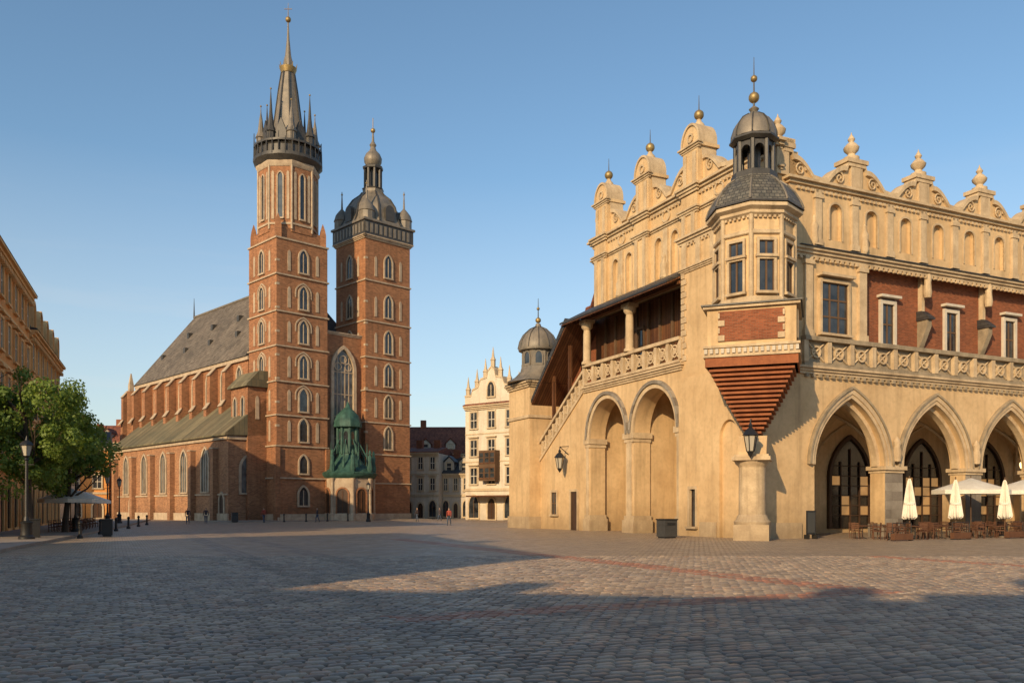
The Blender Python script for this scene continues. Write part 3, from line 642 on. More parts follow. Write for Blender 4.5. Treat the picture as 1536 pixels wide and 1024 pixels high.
for z in SR: box(o,'string_course',T,FF,p1-.15,p2+.15,z,z+.18,-7.55,.15)
for F,o0 in ((FF,p1),(F1,0)):
    for z in SR:
        c=o0+3.8
        if z>8: awin(o,F,c,z+.9,1.2,3.1,T,.2,mull=1)
        for q in (1.7,5.9):
            if z>12: blind(o,F,o0+q,z+.8,.4,2.8)
    box(o,'tower_plinth',T,F,o0-.2,o0+7.7,0,.9,-.05,.22)
    for z in range(0,39):
        if z%3==0: box(o,'quoin',T,F,o0-.03,o0+.4,z,z+.28,0,.03)
cornice(o,'trimC',FF,p1,p2,38.8,.5,.4,0); cornice(o,'trimC',F1,0,7.4,38.8,.5,.4,0)
T2=FF(17.2,0,-3.7)[:2]
box(o,'helm_base','leadD',FF,p1-.35,p2+.35,39.3,41.2,-7.75,.35); box(o,'helm_base','lead',FF,p1-.55,p2+.55,41.2,41.5,-7.95,.55)
for i in range(10): box(o,'helm_base_panel','lead',FF,p1-.2+i*.78,p1+.2+i*.78,39.6,40.9,.35,.42); box(o,'helm_base_panel','lead',Fr(FF(p1-.35,0,0)[:2],Bq,nA),-.1+i*.78,.3+i*.78,39.6,40.9,0,.07)
lathe(o,'helm','lead',*T2,[(4.6,41.5),(4.1,42.4),(4.0,43.0),(3.7,44.2),(2.9,45.4),(1.9,46.2),(1.5,46.7),(1.5,47.2)],8,oa)
for k in range(8):
    a=oa+k*math.pi/4; pp=[(4.6,41.5),(4.15,42.4),(4.03,43.),(3.73,44.2),(2.93,45.4),(1.93,46.2),(1.55,46.7)]
    for (r0,z0),(r1,z1) in zip(pp,pp[1:]): bar(o,'helm_rib','leadD',(T2[0]+r0*math.cos(a),T2[1]+r0*math.sin(a),z0),(T2[0]+r1*math.cos(a),T2[1]+r1*math.sin(a),z1),.12,n=5)
    p=(T2[0]+1.15*math.cos(a),T2[1]+1.15*math.sin(a)); bar(o,'helm_lantern','leadD',(*p,47),(*p,50.2),.2,n=6)
    a2=a+math.pi/8
    panel(o,'helm_dormer','leadD',Fr((T2[0]+2.9*math.cos(a2),T2[1]+2.9*math.sin(a2)),(-math.sin(a2),math.cos(a2)),(math.cos(a2),math.sin(a2))),arch(0,41.8,43.2,44.0,1.5,False,5),[],0,1.3)
lathe(o,'helm_lantern','leadD',*T2,[(1.5,47.1),(1.6,47.3),(.5,47.35),(.5,50.1),(1.45,50.15),(1.5,50.45),(1.1,50.7)],8,oa)
lathe(o,'helm_bulb','lead',*T2,[(.9,50.6),(1.25,51.2),(1.3,51.7),(1.0,52.4),(.5,52.9),(.35,53.4),(.5,53.7),(.2,54.2),(.1,55.6)],16)
lathe(o,'helm_ball','gold',*T2,ball(.35,55.8),10); bar(o,'helm_cross','gold',(*T2,56),(*T2,57.6),.05)
for i,j in ((p1+.6,-.6),(p2-.6,-.6),(p1+.6,-6.8),(p2-.6,-6.8)):
    x,y,_=FF(i,0,j); lathe(o,'helm_corner_turret','lead',x,y,[(1.1,41.4),(1.1,42.6),(1.2,42.7),(.95,43.5),(.5,44.1),(.15,44.5),(.05,47.0)],10); lathe(o,'helm_corner_turret','gold',x,y,ball(.15,46.6,5),8)
box(o,'west_front',K,FF,7.4,13.4,0,25.2,-8,-1.0)
FM=Fr(FF(0,0,-1.0)[:2],A,nB)
cornice(o,T,FM,7.4,13.4,25.0,.4,.25)
awin(o,FM,10.4,8.2,3.1,15.0,T,.45,glass='glassL',mull=4,rise=2.8,proud=.35,fm='trimC')
for z in (11,14,17,20): box(o,'window_tracery',T,FM,8.9,11.9,z,z+.12,.03,.11)
for c,z in ((9.6,20.8),(11.2,20.8),(10.4,21.8)): ring(o,'window_tracery',T,FM,[(c+.45*math.cos(k*.785),z+.45*math.sin(k*.785)) for k in range(8)],[(c+.6*math.cos(k*.785),z+.6*math.sin(k*.785)) for k in range(8)],.03,.13,True)
box(o,'string_course',T,FM,7.4,13.4,7.6,7.9,0,.3)
def PQ(p,q,z): return FF(p,z,-q)
E1=51.5; hw0,hw1=.2,20.6; cp=(hw0+hw1)/2
apse=[(hw0,8),(hw0,E1-4),(4.5,E1+3),(cp,E1+5.5),(16.3,E1+3),(hw1,E1-4),(hw1,8)]
n=len(apse); vs=[PQ(p,q,0) for p,q in apse]+[PQ(p,q,22) for p,q in apse]
o.add('nave_walls',K,vs,[(i,(i+1)%n,n+(i+1)%n,n+i) for i in range(n)]+[tuple(range(n,2*n))])
ov=[(hw0-.5,8),(hw0-.5,E1-3.8),(4.2,E1+3.6),(cp,E1+6.2),(16.6,E1+3.6),(hw1+.5,E1-3.8),(hw1+.5,8)]
vs=[PQ(p,q,21.9) for p,q in ov]+[PQ(cp,12.5,35),PQ(cp,E1-3,35)]
o.add('nave_roof','roofN',vs,[(0,1,8,7),(1,2,8),(2,3,8),(3,4,8),(4,5,8),(5,6,7,8)]); o.add('nave_roof_front','slate',vs,[(0,7,6)])
FN=FSp(hw0)
box(o,'nave_eaves',T,FN,7.5,E1-4,21.4,21.85,-.05,.35)
bar(o,'nave_flashing','lead',PQ(cp,12.5,35.1),PQ(cp,E1-3,35.1),.2); bar(o,'ridge_finial','leadD',PQ(cp,E1-3,35),PQ(cp,E1-3,38.5),.15,.03)
for i in range(9):
    q=9.2+i*4.75
    awin(o,FN,q+1.2,15.8 if i<7 else 5,1.3,4.9 if i<7 else 15.5,T,.3,glass='glassL',mull=1)
    Fb=Fr(FN(q+3.6,0,0)[:2],nA,Bq)
    panel(o,'nave_buttress',K,Fb,[(0,0),(1.7,0),(1.7,9 if i>6 else 15.5),(1.2,16.3),(1.2,20.2),(.3,21.3),(0,21.3)],[],-.45,.45)
    panel(o,'buttress_cap',T,Fb,[(1.25,20.2),(.3,21.35),(.3,21.5),(1.4,20.2)],[],-.52,.52)
    panel(o,'buttress_cap',T,Fb,[(1.75,15.5),(1.2,16.3),(1.2,16.45),(1.9,15.5)],[],-.52,.52)
for i in range(4):
    for k in range(2):
        q=14+i*9+k*4; zz=30-k*3.5; 
        t_=(zz-21.9)/(35-21.9); p=hw0+(cp-hw0)*t_
        box(o,'roof_dormer','leadD',Fr(FN(q,0,-(p-hw0))[:2],Bq,nA),-.35,.35,zz-.2,zz+.7,-.6,.45)
for (a,b) in ((1,2),(2,3)):
    pa=PQ(*apse[a],0);pb=PQ(*apse[b],0); d=Vector((pb[0]-pa[0],pb[1]-pa[1])); ln=d.length; d.normalize(); nn=(-d.y,d.x)
    F=Fr(pa[:2],(d.x,d.y),nn if nn[0]<0 else (d.y,-d.x)); awin(o,F,ln/2,5,1.5,15,T,.3,glass='glassL',mull=1)
    box(o,'nave_buttress',K,F,-.6,.6,0,21,-.3,1.4); lathe(o,'buttress_pinnacle',T,*F(0,0,.9)[:2],[(.5,21),(.5,22),(.1,24)],4)
FA=FSp(-5); a0,a1=3,42.6
box(o,'aisle_walls','brickL',FA,a0,a1,0,11,-5.2,0)
RA=Fr(FA(0,0,0)[:2],nA,Bq)
panel(o,'aisle_roof','roofG',RA,[(.6,10.75),(.6,11.0),(-5.2,15.9),(-5.2,11.0)],[],a0-.4,a1+.5)
box(o,'aisle_eaves',T,FA,a0-.1,a1+.1,10.3,10.7,0,.25); box(o,'aisle_plinth',T,FA,a0-.1,a1+.1,0,1.0,0,.2)
box(o,'aisle_string',T,FA,a0,a1,3.3,3.5,0,.14)
for c,w in ((9.5,2.0),(16.2,2.0),(23.2,1.8),(30.3,1.8),(37.5,1.8)):
    awin(o,FA,c,3.8,w,5.6,T,.3,glass='glassL',mull=2,fm='trimC')
for c in (13,19.8,26.8,34,41.5,6.3): box(o,'aisle_buttress','brickL',FA,c-.45,c+.45,0,9.2,-.05,.7); box(o,'aisle_buttress_cap',T,FA,c-.52,c+.52,9.2,9.35,-.05,.8)
awin(o,FA,4.7,.3,1.2,3.2,T,.25,glass='door',mull=0); awin(o,FA,35.5,.2,1.1,3.0,T,.25,glass='door',mull=0)
FA2=Fr(FA(a0,0,0)[:2],nA,mul2(Bq,-1))
awin(o,FA2,-2.6,3.6,1.8,4.6,T,.3,glass='glassL',mull=1); box(o,'aisle_string',T,FA2,-5.1,0,10.3,10.7,0,.2)
box(o,'chapel',K,FF,-2.6,-.02,0,17.2,-7.2,-2.6)
panel(o,'chapel_roof','roofG',Fr(FF(0,0,0)[:2],A,nB),[(-3.0,17.1),(-2.9,17.4),(-1.2,19.2),(0,19.2),(0,17.1)],[],-7.6,-2.2)
for c in (3.8,5.9): awin(o,FSp(-2.6),c,12.6,.7,3.2,T,.2,mull=0)
blind(o,FF,-1.3,13,.5,3,'trimC',-2.6)
px_,py_,_=FF(10.3,0,.4)
lathe(o,'porch_walls','trimC',px_,py_,[(3.7,0),(3.7,.9),(3.45,1.0),(3.45,5.7)],8,oa)
lathe(o,'porch_cornice','copper',px_,py_,[(3.5,5.6),(3.9,5.95),(4.0,6.3),(3.7,6.45)],8,oa)
lathe(o,'porch_roof','copper',px_,py_,[(3.7,6.4),(3.0,6.9),(2.0,7.9),(1.4,8.6),(1.3,9.0),(1.25,12.3),(1.9,12.5),(1.9,13.1),(1.5,14.1),(.9,14.7),(.35,15.2),(.05,16.0)],8,oa)
for k in range(8):
    a=oa+k*math.pi/4; r=3.5; x=px_+r*math.cos(a); y=py_+r*math.sin(a)
    lathe(o,'porch_pilaster','trimC',x,y,[(.35,0),(.35,.9),(.24,1),(.22,5.2),(.36,5.6)],10)
    lathe(o,'porch_statue','copper',x,y,[(.3,6.4),(.4,6.9),(.22,7.8),(.3,8.4),(.14,8.7),(.2,9.0),(.04,9.4)],8)
    x=px_+1.35*math.cos(a); y=py_+1.35*math.sin(a); bar(o,'porch_lantern_post','copper',(x,y,8.9),(x,y,12.4),.2,n=6)
    a+=math.pi/8; q=3.45*math.cos(math.pi/8); F=Fr((px_+q*math.cos(a),py_+q*math.sin(a)),(-math.sin(a),math.cos(a)),(math.cos(a),math.sin(a)))
    awin(o,F,0,.2,1.4,4.0,'brickC',.2,False,.14,'door',1,fm='wood',rise=.7)
    q=1.25*math.cos(math.pi/8); F=Fr((px_+q*math.cos(a),py_+q*math.sin(a)),(-math.sin(a),math.cos(a)),(math.cos(a),math.sin(a)))
    awin(o,F,0,9.2,.55,2.7,'copper',.1,False,.1,'glass',0)
    x=px_+2.6*math.cos(a); y=py_+2.6*math.sin(a); bar(o,'porch_spike','copper',(x,y,7.0),(x,y,10.4),.16,.03); bar(o,'porch_spike','copper',(x,y,8.4),(px_+1.3*math.cos(a),py_+1.3*math.sin(a),10.8),.1,.08)
box(o,'church_low_wall',T,FF,-.5,6,0,.5,1.2,1.5)
o.done()
# ------------------------------------------------------------------ TOWNHOUSES
def townhouse(name,org,ax,nrm,Wd,dep,fl,fh,wm,rm,gf=4.2,bays=None,roofh=3.5,detail=1,side=None,gable=None,tw=.16,dormers=0,hood=True,frame='frame',wh=.58,cp_=0,tm='sill'):
    o=Obj(name); F=Fr(org,ax,nrm); H=gf+fl*fh
    box(o,'walls',wm,F,0,Wd,0,H,-dep,0)
    bays=bays or max(2,int(Wd/3)); bw=Wd/bays
    for b in range(bays):
        c=bw*(b+.5)
        for f in range(fl): rwin(o,F,c,gf+f*fh+.8,bw*.38,fh*wh,frame,tm,2,2,.14,hood and f<fl-1,tw=tw)
        if cp_ and b%3==1:
            zz=gf+fh+.55; box(o,'balcony',tm,F,c-bw*.42,c+bw*.42,zz-.2,zz,0,1.0)
            for q in range(7): x=c-bw*.4+q*bw*.8/6; bar(o,'balcony_rail','iron',F(x,zz,.95),F(x,zz+1,.95),.025,n=4)
            bar(o,'balcony_rail','iron',F(c-bw*.41,zz+1,.95),F(c+bw*.41,zz+1,.95),.035,n=4)
        if b%3!=1:
            awin(o,F,c,.3,bw*.55,gf-1.1,tm,.2,False,.12,'glass',1,fm='framed')
        else: awin(o,F,c,.1,bw*.42,gf-1.3,tm,.25,False,.14,'door',1,fm='wood')
    cornice(o,tm,F,0,Wd,H-.5,.6,.6,0,e=0); box(o,'string_course',tm,F,0,Wd,gf-.15,gf+.2,0,.16)
    if cp_: dentils(o,tm,F,0,Wd,H-.48,0,.6,.25,.3,.4)
    for f in range(1,fl): box(o,'string_course',tm,F,0,Wd,gf+f*fh-.05,gf+f*fh+.12,0,.08)
    if side:
        ss={'R':(Fr(F(Wd,0,0)[:2],mul2(nrm,-1),ax)),'L':(Fr(F(0,0,0)[:2],mul2(nrm,-1),mul2(ax,-1)))}[side]
        nb=max(1,int(dep/3.5))
        for b in range(nb):
            for f in range(fl): rwin(o,ss,dep/nb*(b+.5),gf+f*fh+.8,1.1,fh*.55,frame,tm,2,2,.12)
        cornice(o,tm,ss,0,dep,H-.5,.6,.5,0,e=0)
    T_=Fr(F(0,0,0)[:2],nrm,ax)
    panel(o,'roof',rm,T_,[(.65,H+.1),(.55,H+.25),(-dep/2,H+roofh),(-dep-.4,H+.1)],[],-.02,Wd+.02)
    for d in range(dormers):
        c=Wd/dormers*(d+.5)
        panel(o,'dormer_front',wm,F,[(c-.8,H+.2),(c+.8,H+.2),(c+.8,H+1.9),(c,H+2.7),(c-.8,H+1.9)],[],-3.2,-.5)
        rwin(o,Fr(F(0,0,-.5)[:2],ax,nrm),c,H+.6,.8,1.2,frame,tm,1,2,.1)
        panel(o,'dormer_roof',rm,F,[(c-1,H+1.85),(c,H+2.75),(c+1,H+1.85),(c+1,H+2.0),(c,H+3.0),(c-1,H+2.0)],[],-3.4,-.3)
    for k in range(2):
        x=Wd*(.25+.5*k); box(o,'chimney','brickS',F,x-.5,x+.5,H+roofh*.4,H+roofh+1.2,-dep*.5-.5,-dep*.5+.5)
    if gable: gable(o,F,H,Wd)
    return o
rowA=(-.375,.927); rowN=(.927,.375); ro=(-34.6,57.6)
def rp(s): return (ro[0]+rowA[0]*s,ro[1]+rowA[1]*s)
townhouse('corner_townhouse',rp(-13),rowA,rowN,26.5,14,4,3.65,'ochre','roofR',gf=4.4,bays=9,roofh=3,side='L',cp_=1,tm='sillO').done()
def mans(o,F,H,Wd):
    panel(o,'mansard','slate',Fr(F(0,0,0)[:2],F.n,F.a),[(.1,H+.2),(-1.2,H+3.4),(-12,H+3.4),(-12,H+.2)],[],.3,Wd-.3)
    for k in range(5):
        c=Wd*(k+.5)/5; panel(o,'mansard_dormer','orange',F,arch(c,H+.3,H+1.9,H+2.7,1.5,False,6),[],-1.5,.0)
        panel(o,'dormer_glass','glass',F,arch(c,H+.6,H+1.7,H+2.3,.9,False,6),[],0,.04)
        ring(o,'dormer_hood','sillO',F,arch(c,H+.3,H+1.9,H+2.7,1.5,False,6),arch(c,H+.3,H+1.9,H+2.9,1.8,False,6),-1.5,.15)
townhouse('mansard_townhouse',rp(13.6),rowA,rowN,21.0,13,3,3.9,'orange','slate',gf=4.6,bays=7,roofh=1.5,gable=mans,side='R',cp_=1,tm='sillO').done()
townhouse('distant_townhouse',(-71,135),(.93,.37),(.37,-.93),6.5,12,2,3.7,'ochre','slate',gf=4,roofh=3,side='R',dormers=1).done()
townhouse('distant_townhouse',(-81,130),(.95,-.3),(-.3,-.95),9.5,12,3,3.9,'white','roofR',gf=4,roofh=3,dormers=2).done()
townhouse('distant_townhouse',(-84,168),(1,0),(0,-1),16,12,3,3.4,'greyp','roofR',roofh=4,dormers=2).done()
townhouse('distant_townhouse',(-120,166),(1,0),(0,-1),34,12,3,3.6,'ochre','roofR',roofh=4).done()
townhouse('cream_townhouse',(-17.2,134),(.98,-.17),(-.17,-.98),5.9,10,2,3.3,'white','roofR',gf=3.6,bays=3,roofh=1.2).done()
townhouse('cream_townhouse',(-11.3,135.5),(.98,-.17),(-.17,-.98),4.9,12,1,3.4,'greyp','slate',gf=3.6,bays=3,roofh=3,dormers=2).done()
townhouse('tall_rear_townhouse',(-22,152),(1,0),(0,-1),22,14,2,3.6,'white','roofR',gf=4,roofh=5.5,dormers=5).done()
def orn(o,F,H,Wd):
    x=Wd; pts=[(0,H)]
    for a,b in ((.0,1.6),(.12,1.6),(.14,2.4),(.26,2.8),(.3,3.8),(.42,4.0),(.44,4.9),(.5,5.4),(.56,4.9),(.58,4.0),(.70,3.8),(.74,2.8),(.86,2.4),(.88,1.6),(1,1.6),(1,0)): pts.append((a*x,H+b))
    panel(o,'ornate_gable','white',F,pts,[],-1.2,.1)
    ring(o,'gable_coping','sill',F,[(a,b-.2) for a,b in pts[1:-1]],[(a,b+.05) for a,b in pts[1:-1]],-1.3,.2)
    for f,z in ((.03,1.6),(.2,2.6),(.36,3.9),(.5,5.4),(.64,3.9),(.8,2.6),(.97,1.6)):
        lathe(o,'gable_pinnacle','sill',*F(f*x,0,-.3)[:2],[(.34,H+z-.4),(.34,H+z+.8),(.42,H+z+.85),(.2,H+z+1.3),(.03,H+z+2.7)],6)
    for s in (-2.4,-5.5,-8.8):
        q=F(0,0,s); lathe(o,'side_turret','sill',q[0],q[1],[(.5,H-.6),(.5,H+1.4),(.6,H+1.5),(.3,H+2.2),(.04,H+4.0)],8)
    awin(o,F,x/2,H+1.2,1.2,2.0,'sill',.2,False,.15,d=.1)
    box(o,'oriel_bay','framed',F,x*.35,x*.65,5.4,9.6,.0,1.1)
    for z in (5.8,7.9):
        for q in (.4,.5,.6): rwin(o,Fr(F(0,0,1.1)[:2],F.a,F.n),x*q,z,.8,1.4,'framed','wood',1,2,.05,tw=.05)
    box(o,'awning','wood',F,x*.2,x*.95,3.2,3.4,0,2.2)
townhouse('ornate_gabled_townhouse',(-6.6,121),(.80,-.60),(-.60,-.80),9.5,14,3,3.9,'white','roofR',gf=4.2,bays=3,roofh=3,gable=orn,side='L').done()
townhouse('cream_townhouse',(1.2,114.5),(.7,-.7),(-.7,-.7),22,14,4,3.7,'orange','roofR',gf=4.4,roofh=4).done()
townhouse('distant_townhouse',(8,150),(1,0),(0,-1),60,14,4,3.6,'ochre','roofR',bays=18,roofh=4).done()
townhouse('distant_townhouse',(75,40),(-.2,.98),(-.98,-.2),70,14,4,3.6,'white','roofR',bays=20,roofh=4).done()
# square frontage behind the viewpoint
townhouse('square_townhouse',(-27.5,12),(.28,-.96),(.96,.28),24,14,4,3.5,'ochre','roofR',gf=4.2,roofh=4,bays=8).done()
townhouse('square_townhouse',(-25,-16.5),(.98,-.18),(.18,.98),14,14,3,3.7,'orange','roofR',gf=4.2,roofh=3,bays=5).done()
townhouse('square_townhouse',(-11,-19.2),(.98,-.18),(.18,.98),15,14,3,3.9,'white','roofR',gf=4.2,roofh=3.5,bays=4,dormers=3).done()
townhouse('square_townhouse',(4,-22.0),(.98,-.18),(.18,.98),14,14,4,3.8,'ochre','roofR',gf=4.2,roofh=4.5,bays=5).done()
townhouse('square_townhouse',(18,-24.6),(.98,-.18),(.18,.98),26,14,4,3.3,'ochre','roofR',gf=4.2,roofh=4,bays=8).done()
# ------------------------------------------------------------------ GROUND
def sheet(name,m,pts,z,th=0):
    me=bpy.data.meshes.new(name); n=len(pts)
    if th:
        v=[(x,y,z) for x,y in pts]+[(x,y,z+th) for x,y in pts]; f=[tuple(range(n,2*n))]+[(i,(i+1)%n,n+(i+1)%n,n+i) for i in range(n)]
    else: v=[(x,y,z) for x,y in pts]; f=[tuple(range(n))]
    me.from_pydata(v,[],f); me.materials.append(M[m]); ob=bpy.data.objects.new(name,me); sc.collection.objects.link(ob); return ob
sheet('ground','cob',[(-1500,-1500),(1500,-1500),(1500,1500),(-1500,1500)],0)
reds=[];strips=[]
def band(name,m,a,b,w,z,lst):
    d=Vector((b[0]-a[0],b[1]-a[1])); ln=d.length; d.normalize(); nx,ny=-d.y*w/2,d.x*w/2; lst.append((a,d,ln,w/2))
    return sheet(name,m,[(a[0]+nx,a[1]+ny),(a[0]-nx,a[1]-ny),(b[0]-nx,b[1]-ny),(b[0]+nx,b[1]+ny)],z)
def al(p,k,v): return (p[0]+v[0]*k,p[1]+v[1]*k)
X1=(7.6,18.0)
band('red_paving_band','redp',al(X1,.4,nU),al(X1,33,U),1.1,.004,reds)
band('red_paving_band','redp',X1,al(X1,-10.5,V),.75,.008,reds)
band('red_paving_band','redp',(13.0,31),al((13.0,31),-14,U),.9,.004,reds)
Q=(-1.4,13.2)
for w in (0,2.6): band('sett_strip','cob2',al(al(Q,w,V),-16,U),al(al(Q,w,V),52,U),.85,.004,strips)
def inb(x,y,l):
    for a,d,ln,hw in l:
        vx,vy=x-a[0],y-a[1]; t=vx*d.x+vy*d.y
        if 0<=t<=ln and abs(vx*d.y-vy*d.x)<=hw: return True
    return False
def setts():
    r=random.Random(11); V_=[];F_=[];C_=[]; LW,RH=.26,.17
    ym=31.0
    oct_=[(-.5,-.36),(-.40,-.5),(.40,-.5),(.5,-.36),(.5,.36),(.40,.5),(-.40,.5),(-.5,.36)]
    for j in range(-60,270):
        sj=j*RH
        off=(j%2)*LW*.5+r.uniform(-.04,.04)
        for i in range(-150,160):
            ti=i*LW+off
            x=V[0]*ti+U[0]*sj; y=V[1]*ti+U[1]*sj
            if y<3 or y>ym or abs(x)>.68*y+4: continue
            tt=ti+r.uniform(-.012,.012); ss=sj+r.uniform(-.011,.011)+.014*math.sin(ti*1.3+j)
            w=LW-.022-r.uniform(0,.03); h=RH-.022-r.uniform(0,.022); a=r.uniform(-.05,.05); ca,sa=math.cos(a),math.sin(a)
            zt=.032+r.uniform(-.007,.006); tx,ty=r.uniform(-.03,.03),r.uniform(-.045,.045)
            k=len(V_)
            for sc_,z in ((0,-.005),(.006,zt*.6),(.024,zt*.96)):
                for ox_,oy_ in oct_:
                    px=ox_*w; py=oy_*h
                    if sc_: px=math.copysign(abs(px)-sc_*.8,px); py=math.copysign(abs(py)-sc_*.8,py)
                    qx=tt+px*ca-py*sa; qy=ss+px*sa+py*ca
                    V_.append((V[0]*qx+U[0]*qy,V[1]*qx+U[1]*qy,z+(tx*px+ty*py if z>0 else 0)))
            V_.append((V[0]*tt+U[0]*ss,V[1]*tt+U[1]*ss,zt*1.06))
            for m in range(2):
                for q in range(8):
                    q2=(q+1)%8; F_.append((k+m*8+q,k+m*8+q2,k+m*8+8+q2,k+m*8+8+q))
            for q in range(8): F_.append((k+16+q,k+16+(q+1)%8,k+24))
            if inb(x,y,reds):
                b=r.uniform(.65,1.15); c=(.36*b,.165*b,.10*b)
                if r.random()<.18: c=(.32*b,.23*b,.17*b)
            else:
                b=r.uniform(.6,1.25); u=r.random()
                c=(.36*b,.285*b,.21*b)
                if u<.12: c=(.36*b,.25*b,.175*b)
                elif u<.24: c=(.27*b,.23*b,.19*b)
                if inb(x,y,strips): c=tuple(v*.78 for v in c)
            C_.extend([(*c,1)]*25)
    me=bpy.data.meshes.new('granite_sett_paving'); me.from_pydata(V_,[],F_); me.materials.append(M['sett'])
    at=me.color_attributes.new('tone','FLOAT_COLOR','POINT'); at.data.foreach_set('color',[v for c in C_ for v in c])
    me.shade_smooth(); ob=bpy.data.objects.new('granite_sett_paving',me); sc.collection.objects.link(ob)
setts()
sheet('pavement','pave',[(-8,2),(-20.8,35.4),(-35.2,78),(-50,118),(-62,112),(-34.7,57.6),(-25,33),(-12,-2)],0,.14)
sheet('church_pavement','pave',[FF(-7,0,2.5)[:2],FF(23,0,2.5)[:2],FF(23,0,-5)[:2],FF(-7,0,-5)[:2]],0,.12)
# ------------------------------------------------------------------ STREET FURNITURE
def street_lamp(x,y,h=5.1,s=1):
    q=Obj('street_lamp',(x,y,0))
    lathe(q,'base','iron',0,0,[(.30*s,0),(.30*s,.25),(.22*s,.35),(.2*s,.9),(.24*s,1.0),(.12*s,1.1),(.09*s,1.3)],12)
    lathe(q,'post','iron',0,0,[(.075*s,1.2),(.055*s,h-1.1),(.1*s,h-1.05),(.06*s,h-.95),(.16*s,h-.85)],10)
    for k in range(6):
        a=k*math.pi/3; bar(q,'lantern_cage','iron',(.13*math.cos(a)*s,.13*math.sin(a)*s,h-.85),(.24*math.cos(a)*s,.24*math.sin(a)*s,h-.3),.016,n=4)
    lathe(q,'lantern_glass','lampglass',0,0,[(.12*s,h-.84),(.22*s,h-.31)],6)
    lathe(q,'lantern_cap','iron',0,0,[(.3*s,h-.3),(.2*s,h-.12),(.07*s,h-.04),(.05,h+.05),(.01,h+.2)],6)
    bar(q,'ladder_bar','iron',(-.3*s,0,h-1.3),(.3*s,0,h-1.3),.02)
    q.done()
street_lamp(-25.2,44.3,5.3,1.3); street_lamp(-29.4,57.5,4.6); street_lamp(-36.5,77,4.8); street_lamp(-40.5,88,4.8); street_lamp(-17.5,104,4.8)
def bin_(x,y,w,h,m='grey'):
    q=Obj('litter_bin',(x,y,0)); F=Fr((0,0),V,nU)
    box(q,'body',m,F,-w/2,w/2,.08,h,-w/2,w/2); box(q,'foot','iron',F,-w/2+.06,w/2-.06,0,.08,-w/2+.06,w/2-.06); box(q,'lid','iron',F,-w/2-.04,w/2+.04,h,h+.07,-w/2-.04,w/2+.04)
    box(q,'slot','iron',F,-w/3,w/3,h-.3,h-.15,w/2,w/2+.015); q.done()
bin_(9.0,49.6,.85,1.05); bin_(-26.0,46.5,.5,1.1,'iron'); bin_(-24.9,52.5,.6,1.0,'iron'); bin_(-32.5,100,.7,1.1)
def bollard(x,y):
    q=Obj('bollard',(x,y,0)); lathe(q,'post','iron',0,0,[(.16,0),(.16,.12),(.09,.2),(.08,.8),(.12,.85),(.12,.92),(.04,1.02)],12); q.done()
for k in range(6): bollard(-24.8-k*2.4,49+k*7.4)
for k in range(5): x,y,_=FF(-2+k*3.0,0,5.5); bollard(x,y)
def menu(x,y):
    q=Obj('menu_board',(x,y,0)); F=Fr((0,0),V,nU); box(q,'board','iron',F,-.33,.33,.25,1.6,-.03,.03); box(q,'face','cream2',F,-.27,.27,.35,1.5,.03,.04)
    for s in (-.3,.3): box(q,'leg','iron',F,s-.03,s+.03,0,.25,-.2,.2)
    q.done()
x,y,_=FR(3.0,0,1.2); menu(x,y)
def umb_closed(x,y,h=3.4):
    q=Obj('closed_cafe_umbrella',(x,y,0)); n=16; prof=[(.05,h),(.10,h-.12),(.17,h-.5),(.27,h-1.2),(.36,h-1.8),(.43,h-2.15),(.3,h-2.25),(.12,h-2.2)]
    vs=[];fs=[]
    for k,(r,z) in enumerate(prof):
        for i in range(n*2):
            a=math.pi*i/n; rr=r*(1 if i%2==0 else .68)*(1+.06*math.sin(i*3.1+k)); vs.append((rr*math.cos(a),rr*math.sin(a),z+.06*math.sin(i*1.7)*(k>4)))
    m=2*n
    for k in range(len(prof)-1):
        for i in range(m): j=(i+1)%m; fs.append((k*m+i,k*m+j,(k+1)*m+j,(k+1)*m+i))
    q.add('canopy','canvas',vs,fs)
    bar(q,'pole','framed',(0,0,0),(0,0,h+.15),.035); lathe(q,'base','stone2',0,0,[(.35,0),(.35,.1),(.1,.14)],12)
    lathe(q,'strap','canvas',0,0,[(.30,h-1.35),(.31,h-1.45)],12); q.done()
def umb_open(x,y,h=3.2,w=1.9):
    q=Obj('open_cafe_umbrella',(x,y,0)); n=8; vs=[(0,0,h)]; fs=[]
    for i in range(n): a=2*math.pi*(i+.5)/n; vs.append((w*math.cos(a),w*math.sin(a),h-.75))
    for i in range(n): a=2*math.pi*(i+.5)/n; vs.append((w*math.cos(a),w*math.sin(a),h-1.0))
    for i in range(n): j=(i+1)%n; fs+=[(0,1+i,1+j),(1+i,1+n+i,1+n+j,1+j)]
    q.add('canopy','canvas',vs,fs)
    for i in range(n): bar(q,'rib','framed',(0,0,h-.04),(vs[1+i][0]*.99,vs[1+i][1]*.99,h-.79),.02,n=4)
    bar(q,'pole','framed',(0,0,0),(0,0,h+.15),.035); lathe(q,'base','stone2',0,0,[(.35,0),(.35,.1),(.1,.14)],12); q.done()
def cafe(s,d): x,y,_=FR(s,0,d); return x,y
for s,d in ((8.0,3.6),(11.8,3.6),(15.0,4.4),(18.4,3.8),(22.2,4.2)): umb_closed(*cafe(s,d))
for s,d in ((15.4,1.9),(20.2,2.2),(25,2.5)): umb_open(*cafe(s,d),h=3.6,w=2.2)
def table(x,y):
    q=Obj('cafe_table',(x,y,0)); lathe(q,'top','wicker',0,0,[(.4,.71),(.42,.73),(.42,.75),(.4,.76)],16); bar(q,'leg','iron',(0,0,.03),(0,0,.72),.03)
    for k in range(4): a=k*math.pi/2+.4; bar(q,'foot','iron',(0,0,.1),(.3*math.cos(a),.3*math.sin(a),.015),.018,n=5)
    q.done()
